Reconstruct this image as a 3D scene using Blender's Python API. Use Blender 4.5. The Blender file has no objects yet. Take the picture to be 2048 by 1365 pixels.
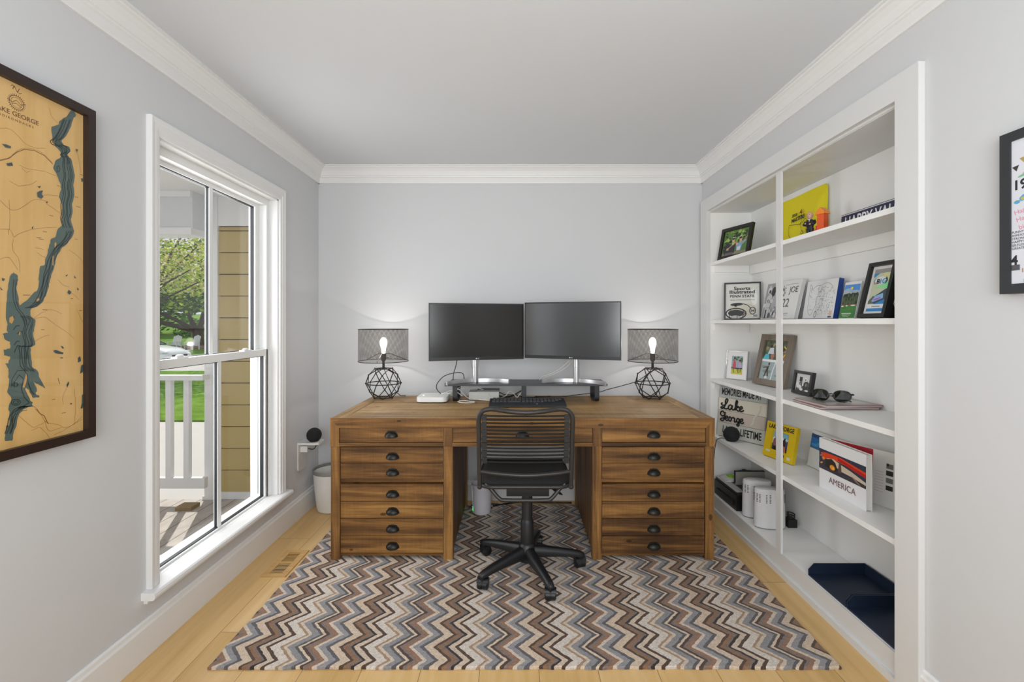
import bpy, bmesh, math, random
from math import sin, cos, pi, radians, atan2, sqrt
from mathutils import Vector, Matrix
random.seed(7)
SC = bpy.context.scene
COL = SC.collection

# ------------------------------------------------------------------ materials
def lin(c):
    if isinstance(c, str):
        c = c.lstrip('#'); c = [int(c[i:i+2], 16)/255 for i in (0, 2, 4)]
    return tuple((v/12.92 if v <= .04045 else ((v+.055)/1.055)**2.4) for v in c) + (1.0,)

MATS = {}
def new_mat(name):
    m = bpy.data.materials.new(name); m.use_nodes = True
    nt = m.node_tree
    for n in list(nt.nodes): nt.nodes.remove(n)
    out = nt.nodes.new('ShaderNodeOutputMaterial')
    return m, nt, out

def node(nt, kind, **kw):
    n = nt.nodes.new(kind)
    for k, v in kw.items():
        if k.startswith('i_'):
            key = k[2:]
            key = int(key) if key.isdigit() else key.replace('_', ' ')
            n.inputs[key].default_value = v
        else: setattr(n, k, v)
    return n

def math_n(nt, op, a, b=None, c=None):
    n = nt.nodes.new('ShaderNodeMath'); n.operation = op
    for i, v in enumerate((a, b, c)):
        if v is None: continue
        if isinstance(v, (int, float)): n.inputs[i].default_value = v
        else: nt.links.new(v, n.inputs[i])
    return n.outputs[0]

def plain(col, rough=.5, metal=0.0, var=.05, scale=25.0, bump=0.0, bscale=300.0, spec=.5, coat=0.0, emit=0.0):
    """a procedural material: base colour broken up by fine noise, optional noise bump"""
    key = ('plain', col, rough, metal, var, scale, bump, bscale, spec, coat, emit)
    if key in MATS: return MATS[key]
    m, nt, out = new_mat('m_' + str(col).strip('#'))
    p = node(nt, 'ShaderNodeBsdfPrincipled', i_Roughness=rough, i_Metallic=metal)
    p.inputs['Specular IOR Level'].default_value = spec
    p.inputs['Coat Weight'].default_value = coat
    tc = node(nt, 'ShaderNodeTexCoord')
    nz = node(nt, 'ShaderNodeTexNoise', i_Scale=scale, i_Detail=3.0)
    nt.links.new(tc.outputs['Object'], nz.inputs['Vector'])
    c = lin(col)
    mx = node(nt, 'ShaderNodeMix', data_type='RGBA')
    mx.inputs[6].default_value = tuple(v*(1-var) for v in c[:3]) + (1,)
    mx.inputs[7].default_value = tuple(min(1, v*(1+var)) for v in c[:3]) + (1,)
    nt.links.new(nz.outputs['Fac'], mx.inputs[0])
    nt.links.new(mx.outputs[2], p.inputs['Base Color'])
    if emit:
        p.inputs['Emission Color'].default_value = c
        p.inputs['Emission Strength'].default_value = emit
    if bump:
        n2 = node(nt, 'ShaderNodeTexNoise', i_Scale=bscale, i_Detail=2.0)
        nt.links.new(tc.outputs['Object'], n2.inputs['Vector'])
        b = node(nt, 'ShaderNodeBump', i_Strength=bump, i_Distance=.002)
        nt.links.new(n2.outputs['Fac'], b.inputs['Height'])
        nt.links.new(b.outputs['Normal'], p.inputs['Normal'])
    nt.links.new(p.outputs[0], out.inputs[0])
    MATS[key] = m
    return m

def ramp_node(nt, stops, interp='LINEAR'):
    r = nt.nodes.new('ShaderNodeValToRGB'); r.color_ramp.interpolation = interp
    el = r.color_ramp.elements
    while len(el) > 1: el.remove(el[-1])
    el[0].position = stops[0][0]; el[0].color = lin(stops[0][1])
    for p, c in stops[1:]:
        e = el.new(p); e.color = lin(c)
    return r

def wood(name, stops, axis='X', grain=26.0, along=1.3, rough=.55, bump=.25, saw=0.0, knots=True, contrast=.72, vary=0.0):
    key = ('wood', name, axis)
    if key in MATS: return MATS[key]
    m, nt, out = new_mat('m_' + name + '_' + axis)
    p = node(nt, 'ShaderNodeBsdfPrincipled', i_Roughness=rough)
    p.inputs['Specular IOR Level'].default_value = .35
    tc = node(nt, 'ShaderNodeTexCoord'); oi = node(nt, 'ShaderNodeObjectInfo')
    add = node(nt, 'ShaderNodeVectorMath', operation='ADD')
    rnd = math_n(nt, 'MULTIPLY', oi.outputs['Random'], 37.0)
    nt.links.new(tc.outputs['Object'], add.inputs[0]); nt.links.new(rnd, add.inputs[1])
    mp = node(nt, 'ShaderNodeMapping')
    sc = {'X': (along, grain, grain), 'Y': (grain, along, grain), 'Z': (grain, grain, along)}[axis]
    mp.inputs['Scale'].default_value = sc
    nt.links.new(add.outputs[0], mp.inputs['Vector'])
    n1 = node(nt, 'ShaderNodeTexNoise', i_Scale=1.0, i_Detail=6.0, i_Roughness=.62, i_Distortion=.5)
    nt.links.new(mp.outputs[0], n1.inputs['Vector'])
    n2 = node(nt, 'ShaderNodeTexNoise', i_Scale=3.2, i_Detail=3.0)
    nt.links.new(add.outputs[0], n2.inputs['Vector'])
    f = math_n(nt, 'ADD', math_n(nt, 'MULTIPLY', math_n(nt, 'SUBTRACT', n1.outputs['Fac'], .5), contrast), math_n(nt, 'ADD', math_n(nt, 'MULTIPLY', n2.outputs['Fac'], .33), .335))
    f = math_n(nt, 'ADD', f, math_n(nt, 'MULTIPLY', math_n(nt, 'SUBTRACT', oi.outputs['Random'], .5), vary))
    if saw:
        mp2 = node(nt, 'ShaderNodeMapping'); s2 = {'X': (190, 6, 6), 'Y': (6, 190, 6), 'Z': (6, 6, 190)}[axis]
        mp2.inputs['Scale'].default_value = s2
        nt.links.new(add.outputs[0], mp2.inputs['Vector'])
        n3 = node(nt, 'ShaderNodeTexNoise', i_Scale=1.0, i_Detail=2.0)
        nt.links.new(mp2.outputs[0], n3.inputs['Vector'])
        f = math_n(nt, 'ADD', f, math_n(nt, 'MULTIPLY', math_n(nt, 'SUBTRACT', n3.outputs['Fac'], .5), saw))
    r = ramp_node(nt, stops)
    nt.links.new(f, r.inputs[0])
    colr = r.outputs[0]
    if knots:
        mk = node(nt, 'ShaderNodeMapping'); mk.inputs['Scale'].default_value = {'X': (4.5, 9, 9), 'Y': (9, 4.5, 9), 'Z': (9, 9, 4.5)}[axis]
        nt.links.new(add.outputs[0], mk.inputs['Vector'])
        v = node(nt, 'ShaderNodeTexVoronoi', i_Scale=1.0); nt.links.new(mk.outputs[0], v.inputs['Vector'])
        k = math_n(nt, 'MULTIPLY', math_n(nt, 'LESS_THAN', math_n(nt, 'ADD', v.outputs['Distance'], math_n(nt, 'MULTIPLY', n1.outputs['Fac'], .06)), .115), .75)
        mx = node(nt, 'ShaderNodeMix', data_type='RGBA')
        mx.inputs[7].default_value = lin(stops[0][1])
        nt.links.new(k, mx.inputs[0]); nt.links.new(colr, mx.inputs[6]); colr = mx.outputs[2]
    nt.links.new(colr, p.inputs['Base Color'])
    b = node(nt, 'ShaderNodeBump', i_Strength=bump, i_Distance=.003)
    nt.links.new(n1.outputs['Fac'], b.inputs['Height']); nt.links.new(b.outputs['Normal'], p.inputs['Normal'])
    nt.links.new(p.outputs[0], out.inputs[0])
    MATS[key] = m
    return m

DESK = [(.12, '#281809'), (.32, '#4a3017'), (.46, '#684723'), (.60, '#845d30'), (.76, '#a37840'), (.95, '#bb9258')]
DTOP = [(.12, '#46341f'), (.32, '#725738'), (.48, '#937247'), (.64, '#ad8a58'), (.82, '#bf9d69'), (.95, '#ccae7e')]
def dw(axis): return wood('desk', DESK, axis, saw=.10, contrast=1.25, vary=.14, grain=22)
def dt(axis): return wood('desktop', DTOP, axis, saw=.22, rough=.5, contrast=1.1, vary=.12, grain=30)

# ------------------------------------------------------------------ mesh builder
def catmull(pts, n=6, closed=False):
    P = [Vector(p) for p in pts]; out = []
    N = len(P); rng = N if closed else N-1
    for i in range(rng):
        p1, p2 = P[i], P[(i+1) % N]
        p0 = P[i-1] if (i > 0 or closed) else p1*2-p2
        p3 = P[(i+2) % N] if (i+2 < N or closed) else p2*2-p1
        for k in range(n):
            t = k/n
            out.append(.5*((2*p1)+(p2-p0)*t+(2*p0-5*p1+4*p2-p3)*t*t+(3*p1-p0-3*p2+p3)*t**3))
    if not closed: out.append(P[-1])
    return out

class MB:
    def __init__(s): s.bm = bmesh.new(); s.uv = None
    def face(s, pts, mi=0, smooth=False):
        vs = [s.bm.verts.new(p) for p in pts]
        try:
            f = s.bm.faces.new(vs); f.material_index = mi; f.smooth = smooth; return f
        except ValueError: return None
    def box(s, x0, y0, z0, x1, y1, z1, mi=0, M=None):
        if x0 > x1: x0, x1 = x1, x0
        if y0 > y1: y0, y1 = y1, y0
        if z0 > z1: z0, z1 = z1, z0
        c = [Vector(p) for p in ((x0,y0,z0),(x1,y0,z0),(x1,y1,z0),(x0,y1,z0),(x0,y0,z1),(x1,y0,z1),(x1,y1,z1),(x0,y1,z1))]
        if M is not None: c = [M @ v for v in c]
        v = [s.bm.verts.new(p) for p in c]
        for q in ((0,3,2,1),(4,5,6,7),(0,1,5,4),(1,2,6,5),(2,3,7,6),(3,0,4,7)):
            f = s.bm.faces.new([v[i] for i in q]); f.material_index = mi
        return s
    def loft(s, rings, mi=0, cap=True, smooth=True, closed=True):
        R = [[s.bm.verts.new(p) for p in r] for r in rings]
        n = len(R[0])
        for a, b in zip(R, R[1:]):
            for i in range(n if closed else n-1):
                j = (i+1) % n
                f = s.bm.faces.new((a[i], a[j], b[j], b[i])); f.material_index = mi; f.smooth = smooth
        if cap and closed:
            f = s.bm.faces.new(R[0][::-1]); f.material_index = mi
            f = s.bm.faces.new(R[-1]); f.material_index = mi
        return s
    def tube(s, pts, r, seg=8, mi=0, closed=False, cap=True):
        P = [Vector(p) for p in pts]; N = len(P)
        rs = r if isinstance(r, (list, tuple)) else [r]*N
        up = None; rings = []
        for i in range(N):
            if closed: t = P[(i+1) % N]-P[i-1]
            else: t = P[min(i+1, N-1)]-P[max(i-1, 0)]
            if t.length < 1e-9: t = Vector((0,0,1))
            t.normalize()
            if up is None:
                up = Vector((0,0,1)) if abs(t.z) < .9 else Vector((1,0,0))
            u = up - t*up.dot(t)
            if u.length < 1e-6: u = t.orthogonal()
            u.normalize(); up = u; w = t.cross(u)
            rings.append([P[i]+(u*cos(2*pi*k/seg)+w*sin(2*pi*k/seg))*rs[i] for k in range(seg)])
        if closed: rings.append(rings[0]); return s.loft(rings, mi, False)
        return s.loft(rings, mi, cap)
    def cyl(s, p0, p1, r0, r1=None, seg=16, mi=0):
        return s.tube([p0, p1], [r0, r0 if r1 is None else r1], seg, mi)
    def lathe(s, prof, c=(0,0,0), seg=24, mi=0, sx=1.0, sy=1.0, cap=True, smooth=True):
        c = Vector(c)
        return s.loft([[c+Vector((r*cos(2*pi*k/seg)*sx, r*sin(2*pi*k/seg)*sy, z)) for k in range(seg)] for r, z in prof], mi, cap, smooth)
    def ball(s, c, r, seg=16, mi=0, sc=(1,1,1)):
        c = Vector(c); rings = []
        n = max(6, seg//2)
        for i in range(n+1):
            a = -pi/2+pi*i/n; rr = max(cos(a), 1e-3)*r
            rings.append([c+Vector((rr*cos(2*pi*k/seg)*sc[0], rr*sin(2*pi*k/seg)*sc[1], r*sin(a)*sc[2])) for k in range(seg)])
        return s.loft(rings, mi)
    def prism(s, pts, ax, a, b, mi=0):
        """2-D outline swept along axis ax ('x': pts are (y,z), 'y': (x,z), 'z': (x,y)) from a to b"""
        def P(p, t): return {'x': (t, p[0], p[1]), 'y': (p[0], t, p[1]), 'z': (p[0], p[1], t)}[ax]
        return s.loft([[P(p, a) for p in pts], [P(p, b) for p in pts]], mi, True, False)
    def xform(s, M): bmesh.ops.transform(s.bm, matrix=M, verts=s.bm.verts); return s
    def bevel(s, w=.003, seg=2):
        es = [e for e in s.bm.edges if len(e.link_faces) == 2 and e.calc_face_angle(0) > .6]
        if es: bmesh.ops.bevel(s.bm, geom=es, offset=w, segments=seg, profile=.6, affect='EDGES', clamp_overlap=True)
        return s
    def build(s, name, mats, parent=None, world=False, smooth=None):
        bmesh.ops.recalc_face_normals(s.bm, faces=s.bm.faces)
        if world and parent is not None:
            bmesh.ops.translate(s.bm, vec=-Vector(ORG.get(parent.name, (0,0,0))), verts=s.bm.verts)
        me = bpy.data.meshes.new(name); s.bm.to_mesh(me); s.bm.free()
        if not isinstance(mats, (list, tuple)): mats = [mats]
        for m in mats: me.materials.append(m)
        if smooth is not None:
            me.shade_smooth(); me.set_sharp_from_angle(angle=radians(smooth))
        o = bpy.data.objects.new(name, me); COL.objects.link(o)
        if parent is not None:
            o.parent = parent; ORG[o.name] = ORG.get(parent.name, (0,0,0))
        return o

ORG = {}
def tag(o, label, cat, group=None, kind=None):
    o['label'] = label; o['category'] = cat
    if group: o['group'] = group
    if kind: o['kind'] = kind
    return o
def thing(name, label, cat, loc=(0,0,0), rot=(0,0,0), group=None, kind=None):
    o = bpy.data.objects.new(name, None); COL.objects.link(o)
    o.location = loc; o.rotation_euler = rot; o.empty_display_size = .05
    ORG[o.name] = tuple(loc)
    return tag(o, label, cat, group, kind)
def solo(mb, name, mats, label, cat, loc=None, group=None, kind=None, smooth=None):
    """a thing that is one mesh, built in world coordinates, origin moved to loc"""
    if loc is not None: bmesh.ops.translate(mb.bm, vec=-Vector(loc), verts=mb.bm.verts)
    o = mb.build(name, mats, None, smooth=smooth)
    if loc is not None: o.location = loc
    ORG[o.name] = tuple(loc) if loc is not None else (0,0,0)
    return tag(o, label, cat, group, kind)

def text_bm(s, size, extrude=.0005, bold=0.0, align='CENTER', shear=0.0, sx=1.0, spacing=1.0):
    """lettering standing in the local XZ plane, facing -y, centred on the origin"""
    cu = bpy.data.curves.new('t', 'FONT'); cu.body = s; cu.size = size
    cu.align_x = align; cu.align_y = 'CENTER'; cu.extrude = extrude; cu.offset = bold; cu.shear = shear
    cu.space_character = spacing; cu.resolution_u = 3
    ob = bpy.data.objects.new('t', cu); COL.objects.link(ob)
    bpy.context.view_layer.update()
    me = bpy.data.meshes.new_from_object(ob)
    bpy.data.objects.remove(ob); bpy.data.curves.remove(cu)
    me.transform(Matrix.Rotation(pi/2, 4, 'X') @ Matrix.Diagonal((sx, 1, 1, 1)))
    return me
def lettering(s, size, mat, parent, pos, name='lettering', rot=0.0, **kw):
    me = text_bm(s, size, **kw)
    me.transform(Matrix.Translation(pos) @ Matrix.Rotation(rot, 4, 'Y'))
    me.materials.clear(); me.materials.append(mat)
    o = bpy.data.objects.new(name, me); COL.objects.link(o); o.parent = parent
    return o

def ell(cx, cz, rx, rz=None, n=14, rot=0):
    rz = rz or rx; c, s = cos(rot), sin(rot)
    return [(cx+rx*cos(2*pi*k/n)*c-rz*sin(2*pi*k/n)*s, cz+rx*cos(2*pi*k/n)*s+rz*sin(2*pi*k/n)*c) for k in range(n)]
def rect(x0, z0, x1, z1): return [(x0,z0),(x1,z0),(x1,z1),(x0,z1)]
def stroke(pts, w, closed=False):
    """a flat ribbon polygon list along a 2-D polyline"""
    out = []
    P = list(pts) + ([pts[0]] if closed else [])
    for (a, b), (c, d) in zip(P, P[1:]):
        dx, dz = c-a, d-b; L = sqrt(dx*dx+dz*dz) or 1e-6
        nx, nz = -dz/L*w/2, dx/L*w/2; ex, ez = dx/L*w*.3, dz/L*w*.3
        out.append([(a+nx-ex, b+nz-ez), (a-nx-ex, b-nz-ez), (c-nx+ex, d-nz+ez), (c+nx+ex, d+nz+ez)])
    return out
def art(parent, name, items, y=0.0, ox=0.0, oz=0.0, sx=1.0, sz=1.0, step=.00012, rough=.45):
    """a print: flat inks laid one over another in the local XZ plane (facing -y)"""
    mb = MB(); mats = []; idx = {}; k = 0
    for col, polys in items:
        if col not in idx:
            idx[col] = len(mats); mats.append(plain(col, rough, var=.03))
        if polys and not isinstance(polys[0][0], (tuple, list)): polys = [polys]
        for pl in polys:
            mb.face([(ox+p[0]*sx, y-step*k, oz+p[1]*sz) for p in pl], idx[col])
        k += 1
    o = mb.build(name, mats, parent)
    return o
SKY_S, SUN_S, REAR_W, UP_W, WIN_W, WIN2_W, EXPO = 0.9, 4.2, 17.5, 49.0, 23.0, 6.0, -0.17
# ------------------------------------------------------------------ room
XL, XR, YB, ZC, YF = -1.452, 1.368, 3.346, 2.44, -1.7
M_wall = plain('#cecfd1', .75, var=.012, scale=3, bump=.05, bscale=220, spec=.2)
M_ceil = plain('#d6d9dd', .85, var=.01, scale=2, bump=.05, bscale=200, spec=.15)
M_trim = plain('#e4e4e3', .38, var=.008, scale=4)
M_case = plain('#dadad9', .42, var=.008, scale=4); M_cin = plain('#f0f0ee', .45, var=.008, scale=4)  # M_cin: case paint lightened to brighten the shaded bookcase interior
M_vinyl = plain('#ebeceb', .32, var=.008, scale=5)

def floor_mat():
    m, nt, out = new_mat('m_oak_floor')
    p = node(nt, 'ShaderNodeBsdfPrincipled', i_Roughness=.42); p.inputs['Specular IOR Level'].default_value = .4
    tc = node(nt, 'ShaderNodeTexCoord'); sp = node(nt, 'ShaderNodeSeparateXYZ'); nt.links.new(tc.outputs['Object'], sp.inputs[0])
    W = .2215
    u = math_n(nt, 'DIVIDE', math_n(nt, 'ADD', sp.outputs[0], .357+W*20), W)
    row = math_n(nt, 'FLOOR', u); fu = math_n(nt, 'FRACT', u)
    v = math_n(nt, 'DIVIDE', math_n(nt, 'ADD', sp.outputs[1], math_n(nt, 'MULTIPLY', math_n(nt, 'FRACT', math_n(nt, 'MULTIPLY', row, .437)), 1.9)), 1.9)
    cell = math_n(nt, 'FLOOR', v); fv = math_n(nt, 'FRACT', v)
    gap = math_n(nt, 'MINIMUM', math_n(nt, 'MINIMUM', fu, math_n(nt, 'SUBTRACT', 1.0, fu)),
                 math_n(nt, 'MULTIPLY', math_n(nt, 'MINIMUM', fv, math_n(nt, 'SUBTRACT', 1.0, fv)), 8.0))
    seam = math_n(nt, 'LESS_THAN', gap, .0055)
    cmb = node(nt, 'ShaderNodeCombineXYZ'); nt.links.new(row, cmb.inputs[0]); nt.links.new(cell, cmb.inputs[1])
    wn = node(nt, 'ShaderNodeTexWhiteNoise'); nt.links.new(cmb.outputs[0], wn.inputs['Vector'])
    mp = node(nt, 'ShaderNodeMapping'); mp.inputs['Scale'].default_value = (26, 1.6, 1)
    av = node(nt, 'ShaderNodeVectorMath', operation='ADD'); nt.links.new(tc.outputs['Object'], av.inputs[0]); nt.links.new(wn.outputs['Color'], av.inputs[1])
    nt.links.new(av.outputs[0], mp.inputs['Vector'])
    nz = node(nt, 'ShaderNodeTexNoise', i_Scale=1.0, i_Detail=5.0, i_Distortion=.6); nt.links.new(mp.outputs[0], nz.inputs['Vector'])
    f = math_n(nt, 'ADD', math_n(nt, 'MULTIPLY', nz.outputs['Fac'], .7), math_n(nt, 'MULTIPLY', wn.outputs['Value'], .3))
    r = ramp_node(nt, [(.2, '#c09a5e'), (.5, '#d6b177'), (.8, '#e0c08e')]); nt.links.new(f, r.inputs[0])
    mx = node(nt, 'ShaderNodeMix', data_type='RGBA'); mx.inputs[7].default_value = lin('#6b4a26')
    nt.links.new(math_n(nt, 'MULTIPLY', seam, .75), mx.inputs[0]); nt.links.new(r.outputs[0], mx.inputs[6])
    nt.links.new(mx.outputs[2], p.inputs['Base Color']); nt.links.new(p.outputs[0], out.inputs[0])
    return m

mb = MB(); mb.box(XL-.15, YF, -.12, XR+.4, YB+.12, 0)
solo(mb, 'floor', floor_mat(), 'wide light oak plank floor', 'floor', kind='structure')
mb = MB(); mb.box(XL-.15, YF, ZC, XR+.4, YB+.12, ZC+.15)
solo(mb, 'ceiling', M_ceil, 'smooth pale grey-white painted ceiling', 'ceiling', kind='structure')
mb = MB(); mb.box(XL-.15, YB, 0, XR+.4, YB+.12, ZC)
solo(mb, 'wall_back', M_wall, 'pale grey wall behind the desk and monitors', 'wall', kind='structure')
# left wall with the window opening
WY0, WY1, WZ0, WZ1 = 1.835, 2.785, .225, 2.060
VY0, VY1, VZ0, VZ1 = -.02, .83, .26, 2.02
mb = MB()
mb.box(XL-.15, YF, 0, XL, VY0, ZC); mb.box(XL-.15, VY1, 0, XL, WY0, ZC); mb.box(XL-.15, VY0, 0, XL, VY1, VZ0); mb.box(XL-.15, VY0, VZ1, XL, VY1, ZC); mb.box(XL-.15, WY1, 0, XL, YB, ZC)
mb.box(XL-.15, WY0, 0, XL, WY1, WZ0); mb.box(XL-.15, WY0, WZ1, XL, WY1, ZC)
solo(mb, 'wall_left', M_wall, 'pale grey wall holding the tall window', 'wall', kind='structure')
# right wall with the bookcase niche
NY0, NY1, NZ1 = 1.60, 3.235, 2.105
mb = MB()
mb.box(XR, YF, 0, XR+.12, NY0, ZC); mb.box(XR, NY1, 0, XR+.12, YB, ZC); mb.box(XR, NY0, NZ1, XR+.12, NY1, ZC)
solo(mb, 'wall_right', M_wall, 'pale grey wall around the built-in bookcase', 'wall', kind='structure')
# baseboards
def base_prof(d0, s): return [(d0, 0), (d0+s*.016, 0), (d0+s*.016, .118), (d0+s*.011, .126), (d0+s*.009, .138), (d0+s*.004, .143), (d0, .143)]
mb = MB(); mb.prism(base_prof(XL, 1), 'y', YF, YB)
solo(mb, 'baseboard_left', M_trim, 'tall white baseboard below the window', 'baseboard', kind='structure')
mb = MB(); mb.prism(base_prof(YB, -1), 'x', XL+.016, XR)
solo(mb, 'baseboard_back', M_trim, 'white baseboard along the wall behind the desk', 'baseboard', kind='structure')
mb = MB(); mb.prism(base_prof(XR, -1), 'y', YF, 1.523)
solo(mb, 'baseboard_right', M_trim, 'white baseboard nearer than the bookcase', 'baseboard', kind='structure')
# crown moulding
def crown(d0, s):
    pr = [(0,-.117),(.012,-.117),(.015,-.108),(.017,-.078),(.024,-.074),(.026,-.066),(.031,-.064),(.034,-.056),(.043,-.036),(.058,-.02),(.068,-.015),(.071,-.010),(.080,-.009),(.080,0),(0,0)]
    return [(d0+s*a, ZC+b) for a, b in pr]
for i, (pts, ax, a, b, lb) in enumerate(((crown(XL, 1), 'y', YF, YB, 'over the window wall'), (crown(YB, -1), 'x', XL, XR, 'over the wall behind the desk'), (crown(XR, -1), 'y', YF, YB, 'over the bookcase wall'))):
    mb = MB(); mb.prism(pts, ax, a, b)
    solo(mb, 'trim_%d' % (i+1), M_trim, 'white crown moulding ' + lb, 'crown moulding', kind='structure')

# ------------------------------------------------------------------ window
def glass_mat(name='m_glass', tint='#ffffff', gloss=.06):
    m, nt, out = new_mat(name)
    t = node(nt, 'ShaderNodeBsdfTransparent'); t.inputs[0].default_value = lin(tint)
    g = node(nt, 'ShaderNodeBsdfGlossy', i_Roughness=.02)
    nz = node(nt, 'ShaderNodeTexNoise', i_Scale=2.0)
    k = math_n(nt, 'MULTIPLY', math_n(nt, 'ADD', nz.outputs['Fac'], .5), gloss)
    mx = node(nt, 'ShaderNodeMixShader'); nt.links.new(k, mx.inputs[0])
    nt.links.new(t.outputs[0], mx.inputs[1]); nt.links.new(g.outputs[0], mx.inputs[2]); nt.links.new(mx.outputs[0], out.inputs[0])
    return m
M_glass = glass_mat()
M_gask = plain('#23272b', .5)
win = thing('window_1', 'tall white double-hung window in the left wall', 'window', (XL, 2.315, WZ0), kind='structure')
# casing: moulded profile on three sides
mb = MB()
def casing_prof():   # (across from opening edge outward, proud of wall)
    return [(0, 0), (0, .012), (.006, .015), (.016, .015), (.020, .019), (.036, .019), (.040, .021), (.050, .022), (.053, .020), (.053, 0)]
def sweep_rect(mb, prof, y0, y1, z0, z1, bottom=False):
    corners = [(y0, z0, -1, 0 if not bottom else -1), (y0, z1, -1, 1), (y1, z1, 1, 1), (y1, z0, 1, 0 if not bottom else -1)]
    rings = []
    for (y, z, sy, sz) in corners:
        rings.append([(XL+p, y+sy*a, z+sz*a*(1.3 if sz > 0 else 1)) for a, p in prof])
    mb.loft(rings, 0, True, False)
sweep_rect(mb, casing_prof(), WY0+.005, WY1-.005, .255, WZ1-.005)
mb.build('window_casing', M_trim, win, True)
mb = MB(); mb.prism([(XL-.02, .224), (XL+.045, .224), (XL+.052, .229), (XL+.055, .239), (XL+.052, .249), (XL+.045, .254), (XL-.06, .254), (XL-.06, .224)], 'y', 1.762, 2.862)
mb.build('window_sill', M_trim, win, True)
mb = MB(); mb.prism([(XL, .205), (XL+.014, .205), (XL+.02, .228), (XL, .228)], 'y', 1.775, 2.85)
mb.build('window_apron', M_trim, win, True)
# jamb liner
mb = MB()
mb.box(XL-.15, WY0, WZ0, XL, WY0+.014, WZ1); mb.box(XL-.15, WY1-.014, WZ0, XL, WY1, WZ1); mb.box(XL-.15, WY0, WZ1-.014, XL, WY1, WZ1)
mb.box(XL-.15, WY0+.014, WZ0, XL, WY1-.014, WZ0+.012)
mb.build('jamb', M_trim, win, True)
# vinyl frame
mb = MB(); fx0, fx1 = XL-.148, XL-.05
for y0, y1 in ((WY0+.014, WY0+.045), (WY1-.045, WY1-.014)): mb.box(fx0, y0, WZ0+.012, fx1, y1, WZ1-.014)
mb.box(fx0, WY0+.045, WZ1-.05, fx1, WY1-.045, WZ1-.014); mb.box(fx0, WY0+.045, WZ0+.012, fx1+.02, WY1-.045, WZ0+.03)
for y in (WY0+.047, WY1-.049): mb.box(fx0+.045, y, WZ0+.05, fx0+.052, y+.002, WZ1-.05, 1)
mb.build('vinyl_frame', [M_vinyl, plain('#9a9c9c', .5)], win, True)
def sash(name, x0, x1, y0, y1, z0, z1, stile, rb, rt, mun):
    mb = MB()
    mb.box(x0, y0, z0, x1, y0+stile, z1); mb.box(x0, y1-stile, z0, x1, y1, z1)
    mb.box(x0, y0+stile, z0, x1, y1-stile, z0+rb); mb.box(x0, y0+stile, z1-rt, x1, y1-stile, z1)
    mb.bevel(.003, 1)
    ym = (y0+y1)/2; xm = (x0+x1)/2
    s = mb.build(name, M_vinyl, win, True)
    m2 = MB(); m2.box(xm-.011, ym-.013, z0+rb, xm+.011, ym+.013, z1-rt); m2.bevel(.003, 1); m2.build('muntin', M_vinyl, s, True)
    g = MB(); g.box(xm-.002, y0+stile, z0+rb, xm+.002, y1-stile, z1-rt); g.build('pane', M_glass, s, True)
    k = MB()
    for a in (y0+stile, y1-stile-.004): k.box(xm-.008, a, z0+rb, xm+.010, a+.004, z1-rt)
    for a in (z0+rb, z1-rt-.004): k.box(xm-.008, y0+stile+.004, a, xm+.010, y1-stile-.004, a+.004)
    for a in (ym-.0155, ym+.013): k.box(xm-.006, a, z0+rb+.004, xm+.006, a+.0025, z1-rt-.004)
    k.build('gasket', M_gask, s, True)
    return s
sash('upper_sash', XL-.13, XL-.092, 1.89, 2.742, 1.105, 2.028, .048, .036, .038, 0)
lo = sash('lower_sash', XL-.088, XL-.05, 1.885, 2.752, .242, 1.143, .030, .022, .038, 0)
mb = MB()
for y in (2.06, 2.56):
    mb.box(XL-.085, y-.035, 1.143, XL-.055, y+.035, 1.150); mb.ball((XL-.07, y, 1.153), .012, 10, 0, (1, 2, .6))
mb.build('sash_lock', M_vinyl, lo, True)

# second window of the same wall, behind the camera
w2_ = thing('window_2', 'white double-hung window in the left wall nearer the room front', 'window', (XL, .405, VZ0), kind='structure')
mb = MB()
for a, c, d, e in ((VY0-.06, VZ0, VY0+.004, VZ1+.06), (VY1-.004, VZ0, VY1+.06, VZ1+.06), (VY0+.004, VZ1-.004, VY1-.004, VZ1+.06)): mb.box(XL, a, c, XL+.02, d, e)
mb.box(XL-.02, VY0-.08, VZ0-.03, XL+.05, VY1+.08, VZ0); mb.build('window_casing', M_trim, w2_, True)
for nm, x0, z0, z1 in (('lower_sash', XL-.085, VZ0+.002, 1.14), ('upper_sash', XL-.125, 1.10, VZ1-.002)):
    mb = MB(); x1 = x0+.035
    mb.box(x0, VY0+.002, z0, x1, VY0+.05, z1); mb.box(x0, VY1-.05, z0, x1, VY1-.002, z1); mb.box(x0, VY0+.05, z0, x1, VY1-.05, z0+.04); mb.box(x0, VY0+.05, z1-.04, x1, VY1-.05, z1)
    mb.box(x0+.008, .392, z0+.04, x0+.028, .418, z1-.04); sx_ = mb.build(nm, M_vinyl, w2_, True)
    mb = MB(); mb.box(x0+.016, VY0+.05, z0+.04, x0+.019, VY1-.05, z1-.04); mb.build('pane', M_glass, sx_, True)

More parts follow.
